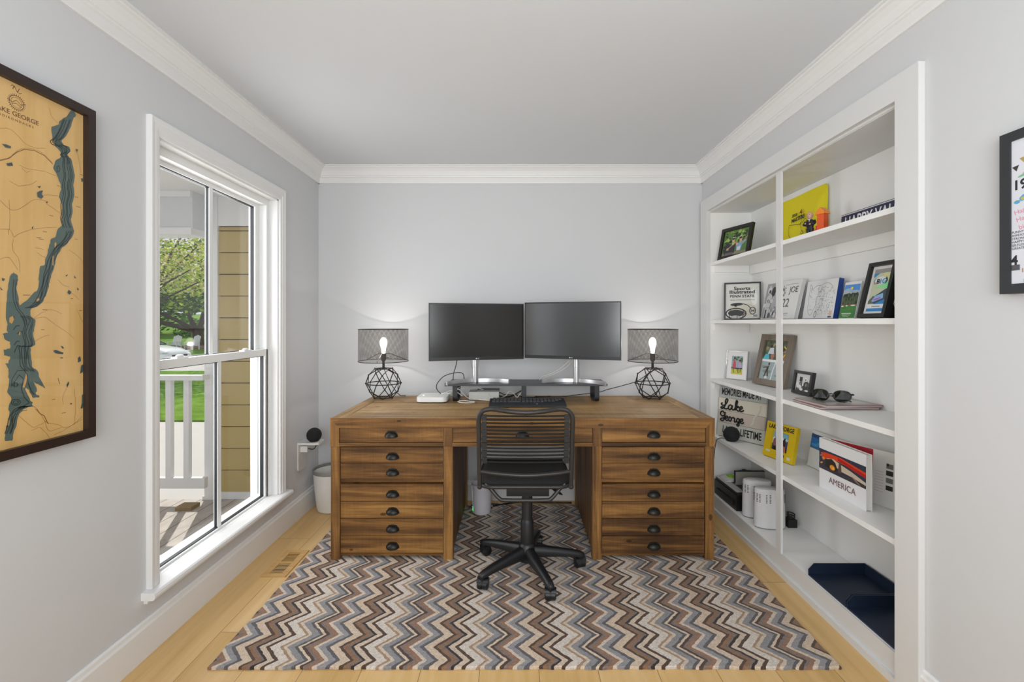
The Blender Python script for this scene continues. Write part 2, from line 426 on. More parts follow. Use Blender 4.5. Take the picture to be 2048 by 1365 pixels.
# ------------------------------------------------------------------ bookcase
bc = thing('built_in_bookcase', 'white built-in bookcase with center post filling the right wall', 'bookcase', (XR, 2.42, 0))
XF = 1.346; XBK = 1.66
mb = MB()
mb.box(XF, 1.523, 0, XR+.004, 1.618, 2.180); mb.box(XF, 3.218, 0, XR+.004, 3.322, 2.180); mb.box(XF, 1.618, 2.092, XR+.004, 3.218, 2.180)
mb.bevel(.0025, 1); mb.build('face_frame', M_case, bc, True)
for a in (1.606, 3.218):
    mb = MB(); mb.box(XR+.005, a, 0, XBK, a+.012, 2.085); mb.build('side_panel', M_cin, bc, True)
mb = MB(); mb.box(XBK, 1.606, 0, XBK+.012, 3.23, 2.10); mb.build('back_panel', M_cin, bc, True)
mb = MB(); mb.box(XR+.0045, 1.606, 2.080, XBK+.012, 3.23, 2.1); mb.build('top_panel', M_case, bc, True)
mb = MB(); mb.box(XR, 1.618, 2.083, XR+.012, 3.218, 2.092); mb.build('top_lip', M_case, bc, True)
SH = (.516, .909, 1.320, 1.727)
for z in SH:
    mb = MB(); mb.box(1.376, 1.619, z-.022, XBK-.0005, 3.217, z); mb.bevel(.002, 1); mb.build('shelf', M_cin, bc, True)
    mb = MB(); mb.box(XBK-.016, 1.64, z-.085, XBK, 3.2, z-.0225); mb.box(1.40, 3.202, z-.07, XBK-.017, 3.218, z-.0225); mb.build('shelf_cleat', M_cin, bc, True)
mb = MB(); mb.box(1.374, 1.619, .088, XBK-.0005, 3.217, .110); mb.build('bottom_deck', M_cin, bc, True)
mb = MB(); mb.box(1.368, 1.618, 0, 1.374, 3.218, .1098); mb.box(1.354, 1.618, 0, 1.368, 3.218, .028); mb.build('kick_board', M_case, bc, True)
mb = MB(); mb.box(1.364, 2.345, .1102, 1.3755, 2.388, 2.083); mb.bevel(.002, 1); mb.build('center_post', M_case, bc, True)

# ------------------------------------------------------------------ rug
def rug_mat():
    m, nt, out = new_mat('m_chevron_wool')
    p = node(nt, 'ShaderNodeBsdfPrincipled', i_Roughness=.95); p.inputs['Specular IOR Level'].default_value = .1
    p.inputs['Sheen Weight'].default_value = .15
    tc = node(nt, 'ShaderNodeTexCoord'); sp = node(nt, 'ShaderNodeSeparateXYZ'); nt.links.new(tc.outputs['Object'], sp.inputs[0])
    nzw = node(nt, 'ShaderNodeTexNoise', i_Scale=45.0, i_Detail=2.0); nt.links.new(tc.outputs['Object'], nzw.inputs['Vector'])
    wob = math_n(nt, 'MULTIPLY', math_n(nt, 'SUBTRACT', nzw.outputs['Fac'], .5), .014)
    tri = math_n(nt, 'PINGPONG', math_n(nt, 'ADD', sp.outputs[1], -1.740+.0715+1.43), .0715)
    u = math_n(nt, 'SUBTRACT', math_n(nt, 'ADD', sp.outputs[0], wob), tri)
    f = math_n(nt, 'FRACT', math_n(nt, 'ADD', math_n(nt, 'DIVIDE', math_n(nt, 'ADD', u, .2285), .3757), 20.0))
    st = [(0,'#cfc5bb'),(.105,'#a3876f'),(.138,'#cbbba9'),(.18,'#8c8a8b'),(.26,'#5d5b5d'),(.30,'#d2bea8'),(.335,'#52423b'),(.375,'#80716a'),(.415,'#93705a'),
          (.465,'#cdbfb0'),(.515,'#918f91'),(.585,'#605e61'),(.632,'#ccb8a3'),(.728,'#57453b'),(.768,'#8c6b53'),(.815,'#7e6e65'),(.85,'#393232'),(.885,'#cab8a5'),(.95,'#544137')]
    r = ramp_node(nt, st, 'CONSTANT'); nt.links.new(f, r.inputs[0])
    n2 = node(nt, 'ShaderNodeTexNoise', i_Scale=260.0, i_Detail=2.0); nt.links.new(tc.outputs['Object'], n2.inputs['Vector'])
    n3 = node(nt, 'ShaderNodeTexNoise', i_Scale=120.0, i_Detail=3.0); nt.links.new(tc.outputs['Object'], n3.inputs['Vector'])
    s = math_n(nt, 'ADD', math_n(nt, 'MULTIPLY', n2.outputs['Fac'], .55), math_n(nt, 'ADD', math_n(nt, 'MULTIPLY', n3.outputs['Fac'], .9), .27))
    mx = node(nt, 'ShaderNodeVectorMath', operation='SCALE'); nt.links.new(r.outputs[0], mx.inputs[0]); nt.links.new(s, mx.inputs['Scale'])
    nt.links.new(mx.outputs[0], p.inputs['Base Color'])
    b = node(nt, 'ShaderNodeBump', i_Strength=.6, i_Distance=.004); nt.links.new(n2.outputs['Fac'], b.inputs['Height']); nt.links.new(b.outputs['Normal'], p.inputs['Normal'])
    nt.links.new(p.outputs[0], out.inputs[0])
    return m
mb = MB(); rx0, rx1, ry0, ry1 = -1.158, 1.222, 1.708, 3.225
def wob_edge(n, a, b, fixed, horiz):
    out = []
    for i in range(n):
        t = a+(b-a)*i/n; j = random.uniform(-.003, .003)
        out.append((t, fixed+j) if horiz else (fixed+j, t))
    return out
outline = wob_edge(90, rx0, rx1, ry0, True)+wob_edge(60, ry0, ry1, rx1, False)+wob_edge(90, rx1, rx0, ry1, True)+wob_edge(60, ry1, ry0, rx0, False)
cx, cy = (rx0+rx1)/2, (ry0+ry1)/2
def shrink(f, z): return [(cx+(x-cx)*f, cy+(y-cy)*f, z) for x, y in outline]
mb.loft([shrink(1, .0005), shrink(1.0, .009), shrink(.997, .012)], 0, True, False)
solo(mb, 'area_rug', rug_mat(), 'brown, grey and cream chevron wool rug under the desk and chair', 'rug', kind=None)
RZ = .0126
# floor register
reg = thing('floor_register', 'wooden slotted vent register in the floor below the window', 'floor vent', (-1.243, 2.46, 0))
M_oak = wood('oak', [(.25, '#b08a52'), (.5, '#c8a066'), (.75, '#d3b07a')], 'X', grain=40, rough=.45, bump=.05, knots=False)
mb = MB()
mb.box(-1.307, 2.325, 0, -1.275, 2.595, .006); mb.box(-1.211, 2.325, 0, -1.179, 2.595, .006)
mb.box(-1.275, 2.325, 0, -1.211, 2.352, .006); mb.box(-1.275, 2.568, 0, -1.211, 2.595, .006); mb.box(-1.275, 2.453, 0, -1.211, 2.467, .006)
mb.build('frame', M_oak, reg, True)
mb = MB()
for y0 in (2.352, 2.467):
    for k in range(7): mb.box(-1.275, y0+.0085+k*.0135, .0012, -1.211, y0+.0085+k*.0135+.005, .0035)
mb.build('slats', M_oak, reg, True)
mb = MB(); mb.box(-1.275, 2.352, .0004, -1.211, 2.568, .001); mb.build('duct_shade', plain('#0d0805', .9), reg, True)  # near-black sheet painting the shade of the duct between the slats
# ------------------------------------------------------------------ desk
DX0, DX1, DY0, DY1, DT = -1.007, 1.077, 2.465, 3.224, .786
M_pull = plain('#34332f', .42, metal=.75, var=.15, scale=60)
M_dark = plain('#1d130a', .9)
desk = thing('desk', 'large rustic wooden double-pedestal desk with cup-pull drawers', 'desk', (.035, 2.465, RZ))
# top
mb = MB(); n = 6; w = (DY1-DY0-.008)/n
for k in range(n): mb.box(DX0+.0785, DY0+.006+k*w, .733, DX1-.0785, DY0+.006+(k+1)*w-.0015, DT-.0007-.0005*(k % 2))
mb.bevel(.0015, 1); mb.build('desktop', dt('X'), desk, True)
for x0, x1 in ((DX0+.004, DX0+.0765), (DX1-.0765, DX1-.004)):
    mb = MB(); mb.box(x0, DY0+.006, .7335, x1, DY1, DT-.0006); mb.bevel(.003, 2); mb.build('end_board', dt('Y'), desk, True)
# mitred front frame of the upper case
mb = MB(); mb.prism([(DX0, DT-.0006), (DX1, DT-.0006), (DX1-.0475, .7315), (DX0+.0475, .7315)], 'y', DY0, DY0+.0055); mb.build('front_edge', dw('X'), desk, True)
for s, x in ((1, DX0), (-1, DX1)):
    mb = MB(); mb.prism([(x, DT-.001), (x+s*.0470, .7318), (x+s*.0470, .6315), (x, .6315)], 'y', DY0, DY0+.0055)
    mb.box(min(x, x+s*.0470), DY0+.0055, .6315, max(x, x+s*.0470), DY1-.004, .7325)
    mb.build('corner_block', dw('Z'), desk, True)
PX = (-.394, -.344)            # inner posts, left pedestal
QX = (.416, .466)
for a, b in (PX, QX):
    mb = MB(); mb.box(a, DY0+.002, .6315, b, DY0+.05, .7313); mb.build('upper_post', dw('Z'), desk, True)
for a, b in ((DX0+.047, PX[0]), (PX[1], QX[0]), (QX[1], DX1-.047)):
    mb = MB(); mb.box(a, DY0+.0005, .6315, b, DY0+.05, .6505); mb.bevel(.002, 1); mb.build('rail', dw('X'), desk, True)
mb = MB(); mb.box(DX0+.048, DY0+.051, .6316, DX1-.048, DY1-.02, .640); mb.box(DX0+.048, DY1-.02, .6316, DX1-.048, DY1-.004, .7325); mb.build('case_bottom', dw('X'), desk, True)
def pull(mb, x, z, y, w=.034, h=.026, d=.024):
    rows = []
    for i in range(7):
        th = radians(100)*i/6
        rows.append([(x+w*sin(ph), y-max(0, d*cos(ph)*sin(th)), z+h*cos(ph)*cos(th)-.006) for ph in [radians(-90+180*k/12) for k in range(13)]])
    mb.loft(rows, 0, False, True, False)
    rows2 = [[(x+(p[0]-x)*.9, y+(p[1]-y)*.88, z+(p[2]-z)*.9) for p in r] for r in rows]
    mb.loft(rows2, 0, False, True, False)
    mb.prism([(x-w-.003, z-.008), (x+w+.003, z-.008), (x+w+.001, z+.006), (x+w*.6, z+h-.002), (x, z+h+.001), (x-w*.6, z+h-.002), (x-w-.001, z+.006)], 'y', y-.0015, y)
def handle(x, z, y, parent):
    m = MB(); pull(m, x, z, y); return m.build('cup_pull', M_pull, parent, True)
# top drawers
for (a, b) in ((DX0+.0495, PX[0]-.002), (PX[1]+.002, QX[0]-.002), (QX[1]+.002, DX1-.0495)):
    m = MB(); m.box(a, DY0+.006, .6535, b, DY0+.045, .7295); m.bevel(.002, 1)
    d = m.build('drawer', dw('X'), desk, True); handle((a+b)/2, .690, DY0+.006, d)
# pedestals
for (o0, o1, i0, i1) in ((DX0, DX0+.048, PX[0], PX[1]), (DX1, DX1-.048, QX[1], QX[0])):
    L, R = min(o0, i1), max(o0, i1)
    for (a, b) in ((o0, o1), (i0, i1)):
        a, b = min(a, b), max(a, b)
        for y0 in (DY0+.010, DY1-.058):
            m = MB(); m.box(a, y0, RZ, b, y0+.05, .6305); m.bevel(.002, 1); m.build('leg', dw('Z'), desk, True)
    for a in (L+.006, R-.022):
        m = MB()
        for k in range(4):
            w = (DY1-.059-DY0-.061)/4
            m.box(a, DY0+.061+k*w, .04, a+.016, DY0+.061+(k+1)*w-.001, .6300)
        m.build('side_panel', dw('Z'), desk, True)
    lo_, hi_ = L+.0485, R-.0505 if L < 0 else R-.0485
    if L > 0: lo_ = L+.0505
    m = MB(); m.box(lo_, DY0+.022, .029, hi_, DY0+.05, .0425); m.bevel(.002, 1); m.build('rail', dw('X'), desk, True)
    m = MB(); m.box(lo_, DY0+.030, .4275, hi_, DY0+.05, .4455); m.build('rail', dw('X'), desk, True)
    m = MB(); m.box(lo_, DY1-.03, .04, hi_, DY1-.012, .6300); m.build('back_board', dw('X'), desk, True)
    m = MB(); m.box(lo_, DY0+.052, .04, hi_, DY1-.07, .044); m.box(lo_, DY0+.046, .044, hi_, DY0+.052, .6300); m.build('carcass', M_dark, desk, True)
    xc = (lo_+hi_)/2
    for (z0, z1, rows) in ((.4500, .6250, 2), (.0465, .4230, 4)):
        m = MB(); h = (z1-z0)/rows
        for k in range(rows):
            za, zb = z0+k*h, z0+(k+1)*h
            m.box(lo_+.003, DY0+.0155, za+.0012, hi_-.003, DY0+.0455, zb-.016)
            m.box(lo_+.003, DY0+.0135, zb-.0155, hi_-.003, DY0+.0455, zb-.0015)
        m.bevel(.0015, 1)
        d = m.build('drawer', dw('X'), desk, True)
        for k in range(rows): handle(xc+.004, z0+(k+.5)*h-.012, DY0+.0155, d)

# ------------------------------------------------------------------ office chair
M_tube = plain('#32302f', .36, metal=.15, var=.04)
M_plas = plain('#17181b', .42, var=.06, scale=60)
M_fab = plain('#151515', .85, var=.15, scale=120, bump=.2, bscale=700)
M_clip = plain('#131315', .6, var=.05)
M_cord = plain('#121212', .8, var=.1, scale=200)
CX, CY = .058, 2.372
ch = thing('office_chair', 'black office chair with bungee-cord back on five casters', 'chair', (CX, CY, RZ))
HUBZ = .115
mb = MB(); mb.lathe([(.03, .062), (.045, .07), (.048, .11), (.040, .152), (.034, .158), (.034, .16)], (CX, CY, 0), 24); hub = mb.build('base_hub', M_plas, ch, True, smooth=40)
for ang in (4, -69, -141, 147, 76):
    a = radians(ang); d = Vector((cos(a), sin(a), 0)); n = Vector((-sin(a), cos(a), 0)); o = Vector((CX, CY, 0))
    rings = []
    for (r, w, zt, zb) in ((.028, .027, .147, .088), (.08, .025, .140, .090), (.16, .0215, .127, .088), (.235, .019, .113, .082), (.275, .018, .104, .077), (.295, .015, .096, .077), (.302, .009, .09, .079)):
        c = o+d*r
        rings.append([c+n*w*x+Vector((0,0,zb+(zt-zb)*y)) for x, y in ((-1, 0), (-1.05, .5), (-.75, .88), (-.3, 1), (.3, 1), (.75, .88), (1.05, .5), (1, 0))])
    m = MB(); m.loft(rings); lg = m.build('base_leg', M_plas, ch, True, smooth=50)
    c = o+d*.283
    m = MB(); m.cyl(c+Vector((0,0,.052)), c+Vector((0,0,.08)), .0085, seg=10)
    ca = a+radians({4: -75, -69: -25, -141: 40, 147: 65, 76: 10}[ang])
    t = Vector((cos(ca), sin(ca), 0)); s = Vector((-t.y, t.x, 0)); wc = c-t*.012
    m.loft([[wc+s*dx*.026+t*(.027*cos(q))*k+Vector((0,0,.0245+RZ+.0245*sin(q)*k)) for q in [2*pi*i/18 for i in range(18)]] for dx, k in ((-1, .8), (-.85, 1), (-.10, 1), (-.08, .9), (.08, .9), (.10, 1), (.85, 1), (1, .8))])
    m.loft([[wc+s*dx*.0275+t*(.022*cos(q))+Vector((0,0,.036+RZ+.021*sin(q))) for q in [pi*i/10 for i in range(11)]] for dx in (-1, -.9, .9, 1)])
    m.build('caster', M_plas, ch, True, smooth=40)
mb = MB(); mb.lathe([(.0335, .155), (.0335, .268), (.029, .278), (.0275, .285), (.0275, .44), (.026, .45)], (CX, CY, 0), 24); mb.build('gas_column', M_plas, ch, True, smooth=40)
mb = MB(); mb.box(CX-.105, CY-.13, .447, CX+.105, CY+.12, .490); mb.box(CX-.05, CY-.06, .43, CX+.05, CY+.06, .448); mb.bevel(.006, 2); mb.build('tilt_mechanism', M_plas, ch, True)
mb = MB(); mb.tube(catmull([(CX+.06, CY+.02, .44), (CX+.10, CY+.05, .432), (CX+.155, CY+.08, .402)], 5), .005, 8)
mb.loft([[(CX+.125+dx, CY+.064+r*cos(q), .421-dx*.6+r*.55*sin(q)) for q in [2*pi*i/10 for i in range(10)]] for dx, dy, r in ((0, 0, .006), (.02, 0, .014), (.05, 0, .014), (.066, 0, .006))])
mb.build('height_lever', M_plas, ch, True, smooth=50)
# seat
CXW = CX; CX = CX-.013
rings = []
sx0, sy0, sy1 = .222, 2.215, 2.62
def rrect(cx, cy, hx, hy, r, n=6):
    out = []
    for k, (sx, sy) in enumerate(((1, 1), (-1, 1), (-1, -1), (1, -1))):
        for i in range(n+1):
            q = pi/2*k+pi/2*i/n
            out.append((cx+sx*(hx-r)+r*cos(q), cy+sy*(hy-r)+r*sin(q)))
    return out
scx, scy = CX, (sy0+sy1)/2; shx, shy = sx0, (sy1-sy0)/2
mb = MB()
for dz, sh in ((.500, .012), (.506, .002), (.522, 0), (.534, .006), (.540, .025), (.539, .08)):
    pts = rrect(scx, scy, shx-sh, shy-sh, .06)
    rings.append([(x, y, dz-(.012 if y > sy1-.05 else 0)*(1 if dz > .49 else 0)-.010*(1-((x-scx)/shx)**2)*(dz > .53)) for x, y in pts])
mb.loft(rings); mb.build('seat', M_fab, ch, True, smooth=60)
# seat frame tube
pts = [(x, y, .503) for x, y in rrect(scx, scy, shx+.004, shy+.004, .065)]
mb = MB(); mb.tube(pts, .0095, 10, closed=True)
ZB = .52
mb.tube(catmull([(CX-.195, 2.225, .515), (CX-.165, 2.215, .49), (CX-.125, 2.20, .452), (CX-.09, 2.20, .444), (CX+.09, 2.20, .444), (CX+.125, 2.20, .452), (CX+.165, 2.215, .49), (CX+.195, 2.225, .515)], 5), .0095, 10)
mb.build('seat_frame', M_tube, ch, True, smooth=60)
# back frame: upright hoop bowing away from the sitter
def back_pt(u, z):      # u -1..1 across; z height -> slight rake and bow towards the camera
    rake = (z-.52)*.20
    return (CX+u, 2.215-rake-.035*(1-(u/.225)**2)*(1 if z > .53 else 0), z)
def hoop_y(z): return 2.195-(z-.515)*.17
H = []
bw = .2215
zt = .918
for z in (.512, .56, .64, .72, .79, .835): H.append((CX-bw*(1-.02*(.85-z)), hoop_y(z), z))
H += [(CX-bw+.003, hoop_y(.865), .865), (CX-bw+.018, hoop_y(.887), .887), (CX-bw+.042, hoop_y(.897), .897), (CX-bw+.075, hoop_y(.898)-.004, .8985)]
H += [(CX-.08, hoop_y(.895)-.025, .8925), (CX, hoop_y(.893)-.034, .888)]
H = H+[(2*CX-x, y, z) for x, y, z in H[-2::-1]]
mb = MB(); mb.tube(catmull(H, 4), .0112, 12)
mb.tube(catmull([(CX-bw+.004, hoop_y(.590), .590), (CX-.13, hoop_y(.59)-.016, .583), (CX, hoop_y(.59)-.026, .578), (CX+.13, hoop_y(.59)-.016, .583), (CX+bw-.004, hoop_y(.590), .590)], 6), .0098, 10)
for s in (-1, 1):
    m_ = (CX+s*(bw*.995), hoop_y(.51), .512); mb.ball(m_, .0135, 10)
mb.build('back_frame', M_tube, ch, True, smooth=60)
for k in range(7):
    zc = .857-k*.0350
    for s in (-1, 1):
        m = MB(); x = CX+s*(bw-.026); y = hoop_y(zc)
        m.box(min(x-s*.012, x+s*.011), y-.006, zc-.0145, max(x-s*.012, x+s*.011), y+.006, zc+.0145)
        m.box(min(x+s*.009, x+s*.021), y-.004, zc-.006, max(x+s*.009, x+s*.021), y+.004, zc+.006)
        m.bevel(.002, 1); m.build('cord_clip', M_clip, ch, True)
    for dz in (-.0095, .0085):
        z = zc+dz
        m = MB(); m.tube([(CX+u*(bw-.034), hoop_y(z)-.010*(1-u*u), z) for u in [-1+2*i/12 for i in range(13)]], .0043, 8)
        m.build('bungee_cord', M_cord, ch, True, smooth=60)

# ------------------------------------------------------------------ table lamps
M_iron = plain('#3a3732', .5, metal=.6, var=.12, scale=80)
def mesh_shade_mat():
    m, nt, out = new_mat('m_wire_mesh_shade')
    p = node(nt, 'ShaderNodeBsdfPrincipled', i_Roughness=.55, i_Metallic=.3); p.inputs['Base Color'].default_value = lin('#4a4641')
    t = node(nt, 'ShaderNodeBsdfTransparent')
    tc = node(nt, 'ShaderNodeTexCoord'); sp = node(nt, 'ShaderNodeSeparateXYZ'); nt.links.new(tc.outputs['Object'], sp.inputs[0])
    ang = math_n(nt, 'MULTIPLY', math_n(nt, 'ARCTAN2', sp.outputs[1], sp.outputs[0]), .165)
    fx = math_n(nt, 'FRACT', math_n(nt, 'MULTIPLY', math_n(nt, 'ADD', ang, math_n(nt, 'MULTIPLY', sp.outputs[2], .58)), 330.0))
    fz = math_n(nt, 'FRACT', math_n(nt, 'MULTIPLY', math_n(nt, 'SUBTRACT', ang, math_n(nt, 'MULTIPLY', sp.outputs[2], .58)), 330.0))
    k = math_n(nt, 'MAXIMUM', math_n(nt, 'LESS_THAN', fx, .24), math_n(nt, 'LESS_THAN', fz, .24))
    mx = node(nt, 'ShaderNodeMixShader'); nt.links.new(k, mx.inputs[0])
    nt.links.new(t.outputs[0], mx.inputs[1]); nt.links.new(p.outputs[0], mx.inputs[2]); nt.links.new(mx.outputs[0], out.inputs[0])
    return m
M_mesh = mesh_shade_mat()
def emit_mat(name, col, st):
    m, nt, out = new_mat(name)
    e = node(nt, 'ShaderNodeEmission', i_Strength=st); e.inputs[0].default_value = lin(col)
    nz = node(nt, 'ShaderNodeTexNoise', i_Scale=30.0)
    k = math_n(nt, 'MULTIPLY', math_n(nt, 'ADD', math_n(nt, 'MULTIPLY', nz.outputs['Fac'], .2), .9), st)
    nt.links.new(k, e.inputs[1]); nt.links.new(e.outputs[0], out.inputs[0]); return m
def bulb_mat():
    m, nt, out = new_mat('m_bulb')
    e = node(nt, 'ShaderNodeEmission'); e.inputs[0].default_value = lin('#fff8f0'); t = node(nt, 'ShaderNodeBsdfTransparent')
    nz = node(nt, 'ShaderNodeTexNoise', i_Scale=20.0); nt.links.new(math_n(nt, 'ADD', math_n(nt, 'MULTIPLY', nz.outputs['Fac'], 4.0), 6.0), e.inputs[1])
    mx = node(nt, 'ShaderNodeMixShader', i_0=.45); nt.links.new(t.outputs[0], mx.inputs[1]); nt.links.new(e.outputs[0], mx.inputs[2]); nt.links.new(mx.outputs[0], out.inputs[0]); return m
M_fil = emit_mat('m_filament', '#fff1dc', 60.0); M_bulb = bulb_mat()
def icosidodeca(R):
    g = (1+sqrt(5))/2; V = []
    for s in (-1, 1):
        V += [Vector((s*g, 0, 0)), Vector((0, s*g, 0)), Vector((0, 0, s*g))]
    for a in (-.5, .5):
        for b in (-g/2, g/2):
            for c in (-g*g/2, g*g/2):
                V += [Vector((a, b, c)), Vector((b, c, a)), Vector((c, a, b))]
    E = [(i, j) for i in range(30) for j in range(i) if abs((V[i]-V[j]).length-1) < .01]
    # stand on a pentagon: find a 5-fold axis
    ax = Vector((0, 1, g)).normalized()
    best = max((Vector(q).normalized() for q in ((0, 1, g), (0, g, 1), (1, 0, g), (g, 0, 1), (1, g, 0), (g, 1, 0))), key=lambda q: sum(1 for v in V if v.normalized().dot(q) > .84))
    rot = best.rotation_difference(Vector((0, 0, 1))).to_matrix()
    V = [rot @ v for v in V]; s = R/max(v.length for v in V)
    return [v*s for v in V], E
def table_lamp(x, y, label, twist, cord):
    L = thing('table_lamp', label, 'lamp', (x, y, DT), group='pair of cage lamps on the desk')
    R = .116
    V, E = icosidodeca(R); tw = Matrix.Rotation(twist, 3, 'Z')
    zmin = min(v.z for v in V); c = Vector((0, 0, -zmin+.005))
    V = [tw @ v+c for v in V]; top = max(v.z for v in V)
    mb = MB()
    for i, j in E: mb.tube([V[i], V[j]], .0032, 6)
    for v in V: mb.ball(v, .0062, 8)
    mb.build('wire_cage', M_iron, L, smooth=60)
    mb = MB()
    for k, v in enumerate([v for v in V if v.z > top-.002]): mb.tube([v, (0, 0, top+.006)], .0028, 6)
    mb.lathe([(.010, top), (.0125, top+.004), (.0085, top+.008), (.0085, top+.05), (.011, top+.052)], (0,0,0), 12); mb.build('stem', M_iron, L, smooth=40)
    mb = MB(); z = top+.052
    mb.lathe([(.012, z), (.0175, z+.012), (.0175, z+.05), (.013, z+.054)], (0,0,0), 14); so = mb.build('socket', plain('#4b4038', .45, metal=.5), L, smooth=40)
    mb = MB(); mb.cyl((.017, 0, z+.022), (.03, 0, z+.022), .002, seg=6); mb.cyl((.03, 0, z+.022), (.034, 0, z+.022), .005, seg=8); mb.build('switch_key', M_iron, so)
    mb = MB(); zb = z+.054
    mb.lathe([(.012, zb), (.013, zb+.01), (.015, zb+.03), (.0235, zb+.060), (.0245, zb+.075), (.0215, zb+.09), (.012, zb+.104), (.002, zb+.108)], (0,0,0), 20); bu = mb.build('bulb', M_bulb, L, smooth=60)
    z0, z1 = .254, .471; Rs = .1655
    mb = MB(); seg = 72
    mb.loft([[(Rs*cos(2*pi*k/seg), Rs*sin(2*pi*k/seg), zz) for k in range(seg)] for zz in (z0, z1)], 0, False)
    sh = mb.build('lamp_shade', M_mesh, L)
    for zz in (z0, z1):
        mb = MB(); mb.tube([(Rs*cos(2*pi*k/seg), Rs*sin(2*pi*k/seg), zz) for k in range(seg)], .0022, 6, closed=True)
        mb.build('shade_ring', M_iron, sh, smooth=60)
    mb = MB(); zs = z+.05
    for k in range(3):
        a = twist+.35+2*pi*k/3
        mb.tube([(.016*cos(a), .016*sin(a), zs), (.04*cos(a), .04*sin(a), zs+.002), (Rs*cos(a), Rs*sin(a), z0)], .0018, 6)
    mb.tube([(.018*cos(2*pi*k/16), .018*sin(2*pi*k/16), zs) for k in range(16)], .002, 6, closed=True)
    mb.build('spider', M_iron, sh, smooth=60)
    mb = MB(); mb.tube(catmull(cord, 6), .0026, 6); mb.build('power_cord', plain('#16130f', .5), L, smooth=60)
    li = bpy.data.lights.new('bulb_light', 'POINT'); li.energy = LAMP_W; li.color = (1.0, .95, .89); li.shadow_soft_size = .012
    lo2 = bpy.data.objects.new('bulb_light', li); COL.objects.link(lo2); lo2.parent = L; lo2.location = (0, 0, zb+.062); bu.visible_shadow = True
    lo2['kind'] = 'helper'
    return L
LAMP_W = 4.5
LY = 3.105
table_lamp(-.904, LY, 'cage-based table lamp with mesh drum shade left of the monitors', .20,
           [(0, 0, .235), (.005, 0, .20), (.03, .01, .13), (.065, .03, .06), (.10, .055, .012), (.13, .085, .004)])
table_lamp(.932, LY, 'cage-based table lamp with mesh drum shade right of the monitors', .55,
           [(0, 0, .235), (-.02, .0, .18), (-.10, .01, .118), (-.20, .01, .086), (-.30, .0, .062), (-.375, .01, .038), (-.52, .02, .020), (-.62, .03, .006), (-.80, .045, .006)])

# ------------------------------------------------------------------ monitor riser
M_blk = plain('#26282b', .45, var=.04)
M_riser = plain('#38393c', .38, metal=.1, var=.04)
rz = .905
ris = thing('monitor_riser', 'long black monitor riser shelf standing on the desk', 'monitor stand', (.07, 3.05, DT))
mb = MB(); mb.box(-.449, 2.945, rz-.014, .592, 3.185, rz); mb.bevel(.003, 2); mb.build('shelf', M_riser, ris, True)
def strip_loop(x, w, y0, y1, z0, z1, r, t):
    outl = [(y0, z1)]+[(y0+r-r*cos(pi/2*i/6), z0+r-r*sin(pi/2*i/6)) for i in range(7)]+[(y1-r+r*sin(pi/2*i/6), z0+r-r*cos(pi/2*i/6)) for i in range(7)]+[(y1, z1)]
    inn = [(y0+t, z1)]+[(y0+r-(r-t)*cos(pi/2*i/6), z0+r-(r-t)*sin(pi/2*i/6)) for i in range(7)]+[(y1-r+(r-t)*sin(pi/2*i/6), z0+r-(r-t)*cos(pi/2*i/6)) for i in range(7)]+[(y1-t, z1)]
    m = MB()
    m.loft([[(x, a[0], a[1]), (x+w, a[0], a[1]), (x+w, b[0], b[1]), (x, b[0], b[1])] for a, b in zip(outl, inn)], 0, True, False)
    return m
for x in (-.415, .038, .515): strip_loop(x, .030, 2.975, 3.165, DT, rz-.0142, .03, .008).build('leg', M_blk, ris, True)
mb = MB(); mb.box(-.462, 2.95, rz-.016, -.4492, 2.965, rz+.006); mb.bevel(.002, 1); mb.build('cable_hook', M_blk, ris, True)

